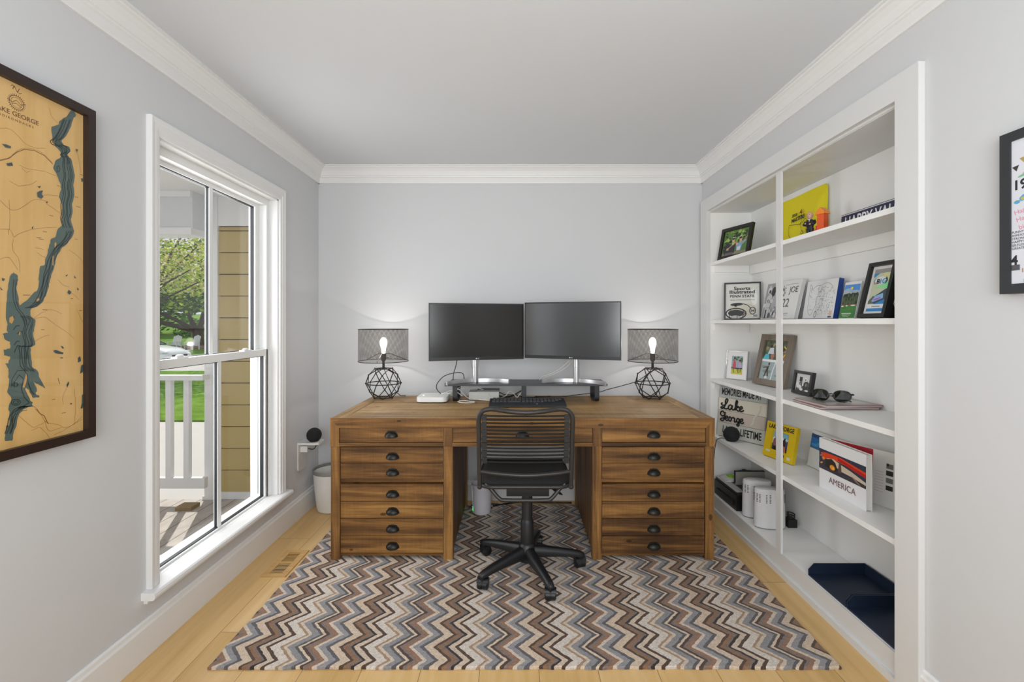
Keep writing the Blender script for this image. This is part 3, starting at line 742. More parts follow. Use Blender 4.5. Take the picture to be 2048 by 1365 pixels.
# ------------------------------------------------------------------ monitors
M_silver = plain('#c9c9cb', .3, metal=.8, var=.03)
M_bez = plain('#15171a', .35, var=.05)
def screen_mat(col, rough, spec=.6):
    m, nt, out = new_mat('m_screen' + col.strip('#'))
    p = node(nt, 'ShaderNodeBsdfPrincipled', i_Roughness=rough); p.inputs['Specular IOR Level'].default_value = spec
    nz = node(nt, 'ShaderNodeTexNoise', i_Scale=600.0); r = ramp_node(nt, [(.3, col), (.8, col)]); nt.links.new(nz.outputs['Fac'], r.inputs[0])
    nt.links.new(r.outputs[0], p.inputs['Base Color'])
    b = node(nt, 'ShaderNodeBump', i_Strength=.02, i_Distance=.0005); nt.links.new(nz.outputs['Fac'], b.inputs['Height']); nt.links.new(b.outputs['Normal'], p.inputs['Normal'])
    nt.links.new(p.outputs[0], out.inputs[0]); return m
def monitor(c, yaw, label, col_at, zc, scol, extra=None):
    W, Hh = .6135, .3605
    T = thing('monitor', label, 'monitor', (col_at[0], col_at[1], rz), (0, 0, yaw), group='two flat monitors on the riser')
    Rm = Matrix.Rotation(-yaw, 3, 'Z'); off = Rm @ (Vector((c[0], c[1], 0))-Vector((col_at[0], col_at[1], 0)))
    cz = zc-rz; y0 = off.y; x0 = off.x
    mb = MB(); mb.box(x0-W/2, y0, cz-Hh/2, x0+W/2, y0+.012, cz+Hh/2); mb.bevel(.0015, 1); mb.box(x0-W/2+.05, y0+.0122, cz-Hh/2+.03, x0+W/2-.05, y0+.04, cz+Hh/2-.06); P = mb.build('housing', M_bez, T)
    mb = MB(); mb.box(x0-W/2+.007, y0-.0006, cz-Hh/2+.021, x0+W/2-.007, y0-.0002, cz+Hh/2-.008); mb.build('screen', screen_mat(scol, .17, 1.0 if c[0] > 0 else .5), P)
    mk = MB(); g = M_logo
    xl, zl = x0, cz-Hh/2+.010
    mk.loft([[(xl-.009+.0038*cos(q), y, zl+.0038*sin(q)) for q in [2*pi*i/14 for i in range(14)]] for y in (y0-.0008, y0-.0002)])
    mk.box(xl-.002, y0-.0008, zl-.003, xl-.0008, y0-.0002, zl+.003); mk.box(xl-.002, y0-.0008, zl-.003, xl+.0018, y0-.0002, zl-.002)
    mk.box(xl+.0035, y0-.0008, zl-.003, xl+.0047, y0-.0002, zl+.003); mk.box(xl+.0035, y0-.0008, zl+.002, xl+.0085, y0-.0002, zl+.003); mk.box(xl+.0035, y0-.0008, zl-.003, xl+.0085, y0-.0002, zl-.002); mk.box(xl+.0075, y0-.0008, zl-.003, xl+.0085, y0-.0002, zl); mk.box(xl+.0058, y0-.0008, zl-.0006, xl+.0085, y0-.0002, zl+.0003)
    mk.build('logo', M_logo, P)
    mb = MB(); mb.lathe([(.0205, .001), (.0205, .10), (.0225, .101), (.0225, .145), (.0225, .30), (.018, .302)], (0, 0, 0), 24); mb.build('column', M_silver, T, smooth=40)
    mb = MB(); mb.box(-.03, min(0, y0+.04)+0, cz-.03, .03, -.012, cz+.03); mb.bevel(.004, 1); mb.build('tilt_arm', M_silver, T)
    # crescent foot
    Rr, half = .245, radians(57); n = 28; mb = MB(); rings = []
    for i in range(n+1):
        a = -half+2*half*i/n
        for_r = []
        for rr, zz in ((Rr-.007, .0005), (Rr+.007, .0005), (Rr+.006, .024), (Rr-.006, .024)):
            for_r.append((rr*sin(a), .008+rr*cos(a)-Rr, zz))
        rings.append(for_r)
    mb.loft(rings, 0, True, False); mb.build('foot', M_silver, T, smooth=40)
    return T
M_logo = plain('#d8d8d8', .4)
monitor((-.243, 2.889), atan2(.178, .59), 'left monitor of the pair, dark blank screen', (-.272, 3.035), 1.245, '#14110e')
monitor((.346, 2.853), atan2(-.199, .578), 'right monitor of the pair, screen reflecting the window', (.402, 3.025), 1.253, '#15181b')

# ------------------------------------------------------------------ keyboard
M_key = plain('#1b1d20', .45, var=.08); M_kb = plain('#202327', .5, var=.05)
kb = thing('keyboard', 'black full-size keyboard behind the chair back on the desk', 'keyboard', (.075, 2.86, DT))
mb = MB(); rings = []
prof = [(2.765, .004), (2.765, .012), (2.80, .020), (2.935, .028), (2.945, .022), (2.945, .003)]
mb.prism([(y-.0, DT+z) for y, z in prof], 'x', -.165, .308); mb.bevel(.004, 2); mb.build('tray', M_kb, kb, True)
rows = [(2.921, 19), (2.900, 19), (2.879, 18), (2.858, 17), (2.837, 14)]
def keycap(w):
    m = MB(); m.loft([[(a*w/2*f, b*.0085*f, z) for a, b in ((-1, -1), (1, -1), (1, 1), (-1, 1))] for f, z in ((1, 0), (.97, .003), (.82, .0065))], 0, True, False)
    return m
proto = None
for y, n in rows:
    z = DT+.020+(y-2.80)/.135*.008-.0005
    wtot = .44; pitch = wtot/19
    for k in range(n):
        if n == 14 and 4 <= k <= 7 and k != 4: continue
        x = -.150+pitch*(k+.5)
        if proto is None:
            proto = keycap(pitch*.86).build('key', M_key, kb); o = proto
        else:
            o = proto.copy(); COL.objects.link(o); o.parent = kb
        o.location = (x-.075, y-2.86, z-DT)
        if n == 14 and k == 4: o.scale = (4.2, 1, 1); o.location.x += pitch*1.5
mb = MB(); mb.ball((.13, 2.79, DT+.0185), .004, 10, 0, (1.3, 1, .2)); mb.build('badge', M_logo, kb, True)

# ------------------------------------------------------------------ small computer and clutter
M_white = plain('#e2e2df', .35, var=.02); M_wcab = plain('#e6e4df', .45, var=.03); M_bcab = plain('#131313', .45, var=.1)
mini = thing('mini_computer', 'flat white square mini computer with rounded corners beside riser leg', 'computer', (-.545, 3.02, DT))
mb = MB()
mb.loft([[(x, y, DT+z) for x, y in rrect(-.545, 3.02, .0985*s, .0985*s, .032*s)] for z, s in ((.004, .97), (.006, 1), (.032, 1), (.036, .985))]); mb.build('case', M_white, mini, True, smooth=40)
mb = MB(); mb.loft([[(x, y, DT+z) for x, y in rrect(-.545, 3.02, .088, .088, .028)] for z in (0, .0042)]); mb.build('base_pad', plain('#202020', .6), mini, True)
mb = MB(); mb.box(-.612, 2.985, DT+.0362, -.598, 2.995, DT+.043); solo(mb, 'usb_receiver', plain('#f5f5f5', .4), 'tiny white cube sitting on the mini computer', 'usb dongle', (-.605, 2.99, DT+.0362))
def cable(pts, r, mat, label, name='cable', cat='cable', group=None, n=6):
    m = MB(); P = catmull(pts, n); m.tube(P, r, 6)
    c = P[len(P)//2]
    return solo(m, name, mat, label, cat, tuple(c), group, smooth=60)
def D(x, y, Y=3.02): s = 910.2/Y; return ((x-1032)/s, Y, 1.305-(y-645)/s)
z4 = DT+.0035
cable([(-.50, 3.03, DT+.042)]+[D(x, y, 3.06) for x, y in ((875, 781), (873, 774), (875.5, 766), (886.6, 754), (901, 748), (915, 745.7), (923.8, 746.6), (927.6, 752))]+[(-.352, 3.08, rz+.004)], .0028, M_bcab, 'black cable arching from mini computer up over the riser')
cable([(-.385, 2.99, 1.075)]+[D(x, y, 3.02) for x, y in ((913, 727), (911, 735), (907.6, 745.7), (906.6, 752))]+[(-.418, 3.02, rz+.004)], .0028, M_bcab, 'black cable hanging below the left monitor')
cable([(-.30, 3.02, 1.08), (-.298, 3.03, 1.02), (-.285, 3.05, .97), (-.28, 3.06, .93), (-.28, 3.065, rz+.004)], .0012, plain('#8e8e8e', .5), 'thin grey wire beside the left monitor column')
cable([(.375, 3.03, 1.075), (.34, 3.05, 1.03), (.275, 3.07, .978), (.21, 3.09, .945), (.18, 3.1, .936), (.16, 3.11, rz+.004)], .0022, M_wcab, 'upper white cable sagging from the right monitor')
cable([(.382, 3.035, 1.06), (.345, 3.06, 1.008), (.28, 3.08, .965), (.215, 3.1, .935), (.20, 3.105, .93), (.19, 3.12, rz+.004)], .0022, M_wcab, 'lower white cable sagging from the right monitor')
cable([(-.375, 2.985, z4), (-.33, 2.99, z4), (-.30, 2.965, z4), (-.275, 2.96, z4), (-.267, 2.935, z4), (-.295, 2.91, z4), (-.335, 2.91, z4), (-.362, 2.93, z4), (-.378, 2.955, z4)], .0028, M_wcab, 'white cable looped on the desk in front of the riser leg')
cable([(-.42, 3.12, .86), (-.38, 3.09, .842), (-.32, 3.03, z4+.012), (-.25, 3.0, z4+.006), (-.20, 2.99, z4+.004), (-.172, 2.98, z4+.004)], .0028, M_wcab, 'white cable slanting down beneath the riser to the keyboard')
cable([(-.43, 3.115, .835), (-.37, 3.10, .852), (-.31, 3.09, .868), (-.25, 3.085, .856), (-.20, 3.06, z4+.05), (-.172, 3.02, z4+.02), (-.168, 3.0, z4+.004)], .0024, M_wcab, 'white cable arching over the pale box under the riser')
cable([(-.36, 3.05, .81), (-.40, 3.05, .838), (-.44, 3.04, .845), (-.47, 3.03, .835), (-.50, 3.03, DT+.040)], .0026, M_wcab, 'white cable running from riser leg onto the mini computer')
cable([(-.455+.018*cos(a*.9)+.003*a, 3.02+.02*sin(a*.9), DT+.040+.0022*a) for a in range(0, 22)], .0024, plain('#d9d9d6', .4), 'coiled white cable piled at the corner of the mini computer', n=3)
cable([(-.10, 3.10, z4+.004), (-.07, 3.06, .81), (-.045, 3.05, .842), (-.015, 3.06, .825), (.01, 3.06, z4+.002)], .0024, M_wcab, 'white cable kinked behind the left half of the keyboard')
cable([(-.02, 3.03, z4), (.005, 3.02, .803), (.02, 3.02, .82), (.035, 3.035, .84), (.045, 3.1, .85), (.07, 3.15, .865)], .0022, M_wcab, 'white cable curling at the center leg of the riser')
cable([(-.13, 3.12, .81), (-.10, 3.10, .80), (-.04, 3.09, .80), (.02, 3.09, .83), (.06, 3.1, .85)], .0045, M_bcab, 'thick black cable rising toward the riser center leg')
cable([(-.12, 3.13, .825), (-.07, 3.13, .806), (0, 3.12, .806), (.06, 3.13, z4), (.16, 3.14, z4), (.24, 3.17, z4)], .0032, M_bcab, 'black cable lying on the desk past the center leg')
pb = thing('dock_box', 'flat pale box with grey lid lying under the riser among cables', 'box', (-.215, 3.12, DT))
mb = MB(); mb.box(-.315, 3.045, DT, -.115, 3.16, DT+.052); mb.bevel(.004, 1); mb.build('body', plain('#cfcfc9', .5), pb, True)
mb = MB(); mb.box(-.262, 3.047, DT+.0523, -.113, 3.158, DT+.062); mb.bevel(.002, 1); mb.build('lid', plain('#7b7d7f', .5), pb, True)

# ------------------------------------------------------------------ by the left wall
M_shelfw = plain('#dedcd8', .45)
os_ = thing('outlet_shelf', 'small white outlet shelf on the left wall beside the desk', 'shelf', (XL, 3.08, .40))
mb = MB()
pts = rrect(3.075, .405, .055, .095, .02, 4)
mb.loft([[(XL+d, y, z) for y, z in pts] for d in (0, .008)], 0, True, False); mb.build('wall_plate', M_shelfw, os_, True)
mb = MB()
pts = [(XL, 3.02), (XL+.115, 3.02), (XL+.138, 3.03), (XL+.142, 3.05), (XL+.142, 3.11), (XL+.135, 3.125), (XL+.115, 3.13), (XL, 3.13)]
mb.prism(pts, 'z', .488, .502); mb.bevel(.003, 2); mb.build('ledge', M_shelfw, os_, True)
pl = thing('plug_adapter', 'white plug adapter in the outlet under the small wall shelf', 'plug', (XL, 3.06, .43))
mb = MB(); mb.box(XL+.0088, 3.045, .435, XL+.055, 3.085, .475); mb.bevel(.004, 1); mb.build('body', plain('#e6e6e4', .4), pl, True)
mb = MB(); mb.tube(catmull([(XL+.055, 3.06, .455), (XL+.09, 3.06, .452), (XL+.105, 3.065, .475), (XL+.085, 3.09, .485), (XL+.06, 3.12, .487)], 6), .003, 6); mb.build('cord', M_bcab, pl, True, smooth=60)
M_spk = plain('#1b1c1e', .9, var=.25, scale=400, bump=.4, bscale=900)
def speaker(loc, label, cordpts, r=.048):
    T = thing('smart_speaker', label, 'speaker', loc, group='two ball smart speakers')
    m = MB(); prof = []
    for i in range(15):
        a = -pi/2+.62+(pi-.62)*i/14
        prof.append((max(r*cos(a), .0005), r*sin(a)))
    z0 = prof[0][1]
    m.lathe([(p[0], p[1]-z0+.002) for p in prof], (0,0,0), 28); m.build('fabric_body', M_spk, T, smooth=60)
    m = MB(); m.cyl((0, 0, 0), (0, 0, .004), prof[0][0]*1.02, seg=24); m.build('base_ring', M_bez, T)
    m = MB(); m.tube(catmull(cordpts, 6), .0024, 6); m.build('cord', M_bcab, T, smooth=60)
speaker((XL+.088, 3.075, .5026), 'black ball smart speaker on the little shelf by the window', [(-.02, .035, .010), (-.045, .035, .004), (-.07, .045, .003)])
bin_ = thing('waste_bin', 'white waste bin with grey rim in the corner beside the desk', 'bin', (-1.285, 3.19, 0))
mb = MB(); c = (-1.285, 3.19, 0)
mb.lathe([(.088, 0), (.098, .004), (.104, .02), (.118, .15), (.128, .272)], c, 36, cap=True); mb.bm.faces.ensure_lookup_table()
f = max(mb.bm.faces, key=lambda f: f.calc_center_median().z if len(f.verts) > 10 else -1); mb.bm.faces.remove(f)
mb.lathe([(.085, .008), (.100, .02), (.114, .15), (.124, .272)], c, 36, cap=False); mb.build('bucket', plain('#e4e3df', .4), bin_, True, smooth=40)
mb = MB(); mb.lathe([(.123, .268), (.123, .286), (.127, .289), (.131, .284), (.131, .264), (.127, .262), (.123, .268)], c, 36, cap=False); mb.build('rim', plain('#85857f', .5), bin_, True, smooth=40)
# router under the desk
rt = thing('router', 'white cylindrical router with green light under the desk', 'router', (-.231, 3.09, RZ))
mb = MB(); c = (-.231, 3.09, RZ)
mb.lathe([(.050, 0), (.057, .004), (.060, .012), (.066, .12), (.070, .198)], c, 32)
f = max(mb.bm.faces, key=lambda f: f.calc_center_median().z if len(f.verts) > 10 else -1); mb.bm.faces.remove(f)
mb.lathe([(.070, .198), (.067, .2), (.062, .17), (.001, .165)], c, 32, cap=False); mb.build('case', plain('#d4d2d6', .4), rt, True, smooth=40)
mb = MB(); mb.tube([(c[0]-.0585, c[1]-.021, RZ+.02), (c[0]-.0595, c[1]-.021, RZ+.05)], .0028, 6); mb.build('status_light', emit_mat('m_green_led', '#25ff6a', 3.0), rt, True)
mb = MB(); mb.tube([(c[0]-.0555, c[1]-.035, RZ+.012), (c[0]-.0655, c[1]-.035, RZ+.195)], .0022, 6); mb.build('side_strip', plain('#efeef0', .4), rt, True)
cable([(-.16, 3.18, RZ+.008), (-.06, 3.26, .006), (.05, 3.29, .006), (.25, 3.28, .006), (.40, 3.275, .006)], .006, M_bcab, 'black cable lying on the floor along the baseboard under the desk')
cable([(-.32, 3.10, RZ+.03), (-.29, 3.16, RZ+.03), (-.25, 3.22, .02), (-.16, 3.245, .008), (-.08, 3.24, .006)], .004, M_bcab, 'black cord behind the white router under the desk')
# ------------------------------------------------------------------ wall map
MZ0, MZ1, MY0, MY1 = .922, 2.0135, .925, 1.528
MYC, MZC = (MY0+MY1)/2, (MZ0+MZ1)/2
mp_ = thing('wall_map', 'framed layered-wood lake map hanging on the left wall', 'framed map', (XL, MYC, MZC), (0, 0, pi/2))
W2, H2 = (MY1-MY0)/2, (MZ1-MZ0)/2
M_frame = plain('#2b1c17', .4, var=.12, scale=30)
mb = MB(); b = .027
mb.box(-W2, -.042, -H2, -W2+b, -.001, H2); mb.box(W2-b, -.042, -H2, W2, -.001, H2)
mb.box(-W2+b, -.042, H2-b, W2-b, -.001, H2); mb.box(-W2+b, -.042, -H2, W2-b, -.001, -H2+b)
mb.bevel(.0015, 1); mb.build('frame', M_frame, mp_)
M_birch = wood('birch', [(.25, '#c89c58'), (.5, '#d9b272'), (.75, '#e2c089')], 'Z', grain=14, rough=.45, bump=.03, knots=False)
mb = MB(); mb.box(-W2+b, -.024, -H2+b, W2-b, -.004, H2-b); mb.build('map_board', M_birch, mp_)
def mpx(x, y):
    Y = 1297/(1032-x); return (Y-MYC, 1.305+(645-y)*Y/910.2-MZC)
east = [(147,217),(153.5,230),(147.7,239.7),(140.6,258.4),(131.3,275),(124.2,282),(127.7,289),(139.5,293.6),(142.5,303),(136,310),(143,317),(147.7,333.5),(151.2,352),(147.7,371),(150,389.7),(145.3,408.5),(146.5,427),(143,439),(147.7,455.3),(149.5,463),(145.7,474.3),(136.2,487.6),(126.7,494.3),(119,506.7),(112.4,522),(109.5,537),(103.8,550.5),(101,563.8),(97.2,579),(93.3,592.4),(85.7,605.7),(74.3,614.3),(65.7,616),(62,623),(62.9,632.4),(72.4,640),(71.4,651.5),(67.6,666.7),(72.4,689.5),(65.7,693.4),(62.3,695.6),(63.3,709.5),(65.3,733),(77.1,743),(81,757),(87,766.8),(92,777.7),(85,773.7),(79,769.8),(74,767.8),(68,761),(71.2,770.8),(75.2,780.7),(73.2,788.6),(81,792.5),(79,795.5),(68.2,796.5),(63.3,788.6),(57.4,778.7),(52.4,776.7),(55.4,786.6),(61.3,798.5),(66.3,804.4),(66.3,811.3),(75.2,816.3),(68.2,813.3),(59.3,814.3),(47.5,820.2),(40.5,828),(36.6,838),(34.6,851.9),(28.7,867.7),(25.7,882.5),(11.9,882.5)]
west = [(11.9,867.7),(13.8,851.9),(19.8,850.9),(20.8,828),(18.8,816),(24.7,798.5),(15.8,784.6),(19.8,764.8),(18.8,749),(18.8,739),(11.9,727),(18.8,727),(21.8,713.4),(9.9,711.4),(8.9,699.6),(21.8,697.6),(21.8,683.7),(11.9,679.8),(6.9,668),(17.8,666),(15.2,659),(17,649.5),(13.3,634.3),(14.3,607.6),(16.2,582.9),(18,569.5),(22.9,550.5),(28.6,544.8),(36.2,550.5),(38,560),(34.3,573.3),(38,592.4),(41,611.4),(51.4,603.8),(64.8,590.5),(74.3,582.9),(79,569.5),(79,554.3),(82,533),(91.4,529.5),(91.4,520),(97,506.7),(100,489.5),(103.8,478),(112.4,474.3),(118,457),(127.7,448.4),(125.4,429.6),(125.4,408.5),(119.5,394.5),(124.2,378),(121.9,366.3),(116,352.3),(107.8,335.9),(112.5,321.8),(124.2,312.4),(121.9,303),(112.5,293.6),(106.6,279.6),(104.3,253.8),(119.5,249),(120.7,242),(131.3,235),(138.3,228)]
def rough_line(P, k=2, amp=.0016):
    rnd = random.Random(3); out = []
    for (a, c) in zip(P, P[1:]+P[:1]):
        for i in range(k+1):
            t = i/(k+1); out.append((a[0]+(c[0]-a[0])*t+(rnd.uniform(-amp, amp) if i else 0), a[1]+(c[1]-a[1])*t+(rnd.uniform(-amp, amp) if i else 0)))
    return out
lake = rough_line([mpx(*p) for p in east+west])
def contour(P, off, sl):
    pts = [mpx(x-off*(1.0 if 300 > y or y > 320 else .7)-1.2*sin(y*.35+off), y) for x, y in P[sl]]
    return stroke([(q[0], q[2]) for q in catmull([(a, 0, c) for a, c in pts], 3)], .0022)
dark = []
for k in range(5): dark += contour(east, 4.5+4.2*k, slice(2, 19))
for k in range(4): dark += contour(east, 4+3.6*k, slice(19, 33))
for k in range(5): dark += contour(east, 5+4.2*k, slice(34, 44))
for k in range(4): dark += contour(east, 5+4.0*k, slice(65, 72))
for off in (6, 11): dark += stroke([mpx(x+off+1.0*sin(y*.3), y) for x, y in [(24,560),(22,580),(23,600),(28,618),(38,632),(45,650)]], .002)
for cx_, cy_, rx_, ry_ in ((33,805,9,6),(33,805,5,3),(32,770,5,4),(118,338,3,6)): dark += stroke([mpx(x, y) for x, y in ell(cx_, cy_, rx_, ry_, 16)], .0018, True)
dark += stroke([mpx(*p) for p in ((24,775),(26,758),(36,742),(50,741),(56,750),(58,768),(64,783),(70,790))], .002)
dark += stroke([mpx(*p) for p in ((30,775),(30,765),(40,750),(48,758),(44,778),(50,795),(60,806),(50,812),(38,817))], .002)
for p0, p1 in (((28,660),(40,652)),((30,705),(42,692)),((36,668),(46,664)),((24,640),(30,634)),((30,690),(40,683))): dark += stroke([mpx(*p0), mpx((p0[0]+p1[0])/2, min(p0[1], p1[1])), mpx(*p1)], .0025)
isl = [[mpx(*p) for p in ((53.4,747),(51,758),(46.5,774),(49.5,777),(53,768),(55.5,756))], [mpx(*p) for p in ((20,636),(27,632),(29,640),(25,648),(20,645))], [mpx(*p) for p in ((40,664),(42,664),(41,671),(39,670))], [mpx(*p) for p in ((74,600),(79,596),(80,600),(75,604))], [mpx(*p) for p in ((110,488),(113,484),(114,490),(111,496))], [mpx(*p) for p in ((106,514),(108,510),(108,532),(106,530))]]
ponds = [[mpx(*p) for p in q] for q in (((5,288),(14,289),(23,293),(22,297),(12,295)),((14,327),(25,325),(27,332),(16,332)),((75,385),(81,382),(87,381),(84,388),(88,394),(83,398),(76,394)),((92,404),(97,403),(95,407)),((76,373),(83,372),(80,377)),((163,357),(171,357),(169,363),(164,364)),((152,298),(157,299),(155,305)),
  ((64,456),(68,452),(66,459)),((138,580),(144,584),(140,590),(136,586)),((149,551),(153,556),(150,557)),((132,551),(137,549),(134,554)),((155,575),(159,580),(156,581)),((5,556),(11,558),(8,563),(5,561)),((0,573),(7,581),(3,580)),((107,702),(112,700),(128,706),(126,709),(112,707)),((122,692),(126,693),(129,697),(126,698)),((119,716),(126,715),(126,718)),((157,716),(161,713),(163,722),(157,726)),((163,732),(167,729),(167,744),(161,748)),((134,770),(138,763),(139,768),(135,776)),((165,790),(169,788),(170,800),(166,817),(162,818),(165,806)),((140,808),(145,806),(144,810)))]
roads = []
for q in (((0,320),(20,315),(35,303),(50,297),(70,299),(90,309),(107,326)),((0,257),(20,258),(38,272),(52,287),(72,296),(92,297)),((40,330),(60,338),(90,343),(115,352)),((20,362),(40,372),(60,370),(75,362)),((0,400),(25,420),(45,415),(70,400),(95,402)),((0,458),(22,460),(30,475),(40,468),(70,458),(115,455)),((28,478),(28,500),(40,520),(42,545)),((72,495),(90,500)),((75,505),(85,512),(95,516)),((66,640),(85,626),(105,620),(125,628)),((66,640),(90,635),(110,648),(135,665),(152,680)),((70,685),(85,675),(100,670)),((118,560),(128,570),(140,575)),((135,585),(150,590),(160,600)),((40,832),(55,845),(68,855),(82,850),(95,842)),((65,862),(82,856),(95,868),(105,882)),((72,818),(85,832),(95,845),(118,850),(135,856),(168,838)),((110,870),(128,862),(150,848),(168,832)),((90,840),(100,862),(125,855)),((128,810),(127,795),(134,778)),((150,850),(153,810),(150,780)),((152,300),(158,312),(161,330),(164,345)),((120,250),(105,232),(100,215)),((95,408),(120,425),(126,432)),((0,520),(20,516),(38,540)),((45,335),(55,345),(62,342)),((80,395),(95,390),(118,392)),((140,500),(160,515),(170,530)),((155,620),(165,640),(172,655)),((20,400),(22,440),(18,470))):
    rr = random.Random(len(roads)); P = [mpx(*p) for p in q]
    P = [(p[0], p[2]) for p in catmull([(a, 0, c) for a, c in P], 4)]
    roads += stroke([(a+rr.uniform(-.0009, .0009), c+rr.uniform(-.0009, .0009)) for a, c in P], .0011)
roads2 = []
for q in (((0,322),(20,317),(35,305),(50,299),(70,301),(90,311),(107,328)),((75,818),(82,828),(90,832),(95,842),(98,848)),((118,757),(121,768))): roads2 += stroke([mpx(*p) for p in q], .0022)
tx = []
for k in range(26):
    rr = random.Random(k+50); x, y = rr.uniform(10, 165), rr.uniform(320, 860)
    P = mpx(x, y); tx.append(rect(P[0], P[1], P[0]+rr.uniform(.006, .016), P[1]+.0022))
comp = stroke(ell(1.301-MYC, 1.933-MZC, .019, .019, 24), .0016, True)+stroke(ell(1.301-MYC, 1.933-MZC, .0145, .0145, 24), .001, True)
for k in range(28):
    a = 2*pi*k/28; comp += stroke([(1.301-MYC+.0195*cos(a), 1.933-MZC+.0195*sin(a)), (1.301-MYC+.0235*cos(a), 1.933-MZC+.0235*sin(a))], .0014)
comp += stroke([(1.278-MYC, 1.935-MZC), (1.290-MYC, 1.93-MZC), (1.300-MYC, 1.940-MZC), (1.312-MYC, 1.932-MZC), (1.325-MYC, 1.938-MZC)], .0014)
comp += stroke([(1.289-MYC, 1.926-MZC), (1.300-MYC, 1.931-MZC), (1.313-MYC, 1.925-MZC)], .0014)
comp += stroke([(1.291-MYC, 1.968-MZC), (1.295-MYC, 1.978-MZC), (1.303-MYC, 1.964-MZC), (1.309-MYC, 1.977-MZC)], .0018)
comp += stroke([(1.286-MYC, 1.974-MZC), (1.291-MYC, 1.979-MZC), (1.295-MYC, 1.974-MZC)], .0014)+stroke([(1.303-MYC, 1.966-MZC), (1.309-MYC, 1.962-MZC), (1.314-MYC, 1.966-MZC)], .0014)
rdm = random.Random(9)
art(mp_, 'engraving', [('#a67f45', roads), ('#8d6433', roads2), ('#7a5730', comp), ('#9a7440', tx)], y=-.0243, step=.00004)
art(mp_, 'lake', [('#52645f', lake), ('#23302e', dark), ('#c99b55', isl), ('#3f4f4d', ponds)], y=-.0248, step=.0003, rough=.55)
M_engr = plain('#7a5730', .6)
lettering('LAKE GEORGE', .0185, M_engr, mp_, (1.301-MYC, -.0247, 1.8985-MZC), 'title', extrude=.0001, bold=.0002)
lettering('ADIRONDACKS', .0095, M_engr, mp_, (1.301-MYC, -.0247, 1.8815-MZC), 'subtitle', extrude=.0001, spacing=1.5)
mb = MB(); mb.box(-W2+b, -.0345, -H2+b, W2-b, -.0325, H2-b); mb.build('glazing', glass_mat('m_glazing', '#ffffff', .03), mp_)

# ------------------------------------------------------------------ framed birthday print on the right wall
PY1, PYC, PZ0, PZ1 = 1.2594, 1.0945, 1.3825, 1.820
PZC = (PZ0+PZ1)/2
fp = thing('birthday_print', 'black framed birthday print cut off at the right edge, on the right wall', 'framed print', (XR, PYC, PZC), (0, 0, -pi/2))
w2, h2 = .165, (PZ1-PZ0)/2
M_bfr = plain('#2b2d30', .45, var=.06)
mb = MB(); b = .026
mb.box(-w2, -.03, -h2, -w2+b, -.0005, h2); mb.box(w2-b, -.03, -h2, w2, -.0005, h2); mb.box(-w2+b, -.03, h2-b, w2-b, -.0005, h2); mb.box(-w2+b, -.03, -h2, w2-b, -.0005, -h2+b)
mb.bevel(.0015, 1); mb.build('frame', M_bfr, fp)
mb = MB(); mb.box(-w2+b, -.025, -h2+b, w2-b, -.002, h2-b); mb.build('sheet', plain('#d8dae2', .6, var=.02), fp)
def pz(y): return 1.305+(645-y)/745-PZC
def tri(x, z, s, a): return [(x+s*cos(a+q), z+s*sin(a+q)) for q in (pi/2, pi/2+2.1, pi/2+4.2)]
items = [('#35332f', [tri(-.128, pz(336), .010, -.9), tri(-.092, pz(306), .010, -.9), tri(-.056, pz(285), .010, -.7)]), ('#b09a55', [tri(-.110, pz(322), .010, -.9), tri(-.074, pz(294), .010, -.8)]),
 ('#5aa7c9', [ell(-.108, pz(398), .013, .008, 8, .5), ell(-.125, pz(405), .008, .005, 8)]), ('#c7b24a', [ell(-.110, pz(400), .006, .004)]), ('#dfa98f', [ell(-.10, pz(349), .012, .004, 8, .2)]), ('#7fb98f', [ell(-.11, pz(354), .014, .003, 8, .2)]),
 ('#55565a', [rect(-.138, pz(541), -.118, pz(530))]),
 ('#ba7a35', [ell(-.093, pz(545), .006), rect(-.112, pz(546), -.110, pz(538))]), ('#d8b23c', [rect(-.108, pz(566), -.082, pz(559))]), ('#2f5a55', [rect(-.103, pz(560), -.085, pz(550))]), ('#7a4a2a', [rect(-.110, pz(575), -.102, pz(572))])]
art(fp, 'drawings', items, y=-.0253)
Tk = plain('#24262a', .6); Pk = plain('#dd8fa6', .6)
lettering('198', .036, Tk, fp, (-.136, -.0253, pz(372)), 'year', align='LEFT', extrude=.0001, bold=.001)
lettering('4', .036, Tk, fp, (-.141, -.0253, pz(522)), 'age', align='LEFT', extrude=.0001, bold=.001)
for k, s in enumerate(('FUNNY!', 'AWESOME!', 'STRONG!', 'HAPPY!', 'SELFLESS!', 'GREATEST!')): lettering(s, .0088, Tk, fp, (-.138, -.0253, pz(465+k*6.5)), 'praise', align='LEFT', extrude=.0001)
for k, (s, x) in enumerate((('Happy', -.132), ('Happy', -.127), ('birthday', -.121))): lettering(s, .018, Pk, fp, (x, -.0253, pz(427+k*15)), 'greeting', align='LEFT', extrude=.0001, rot=-.25)

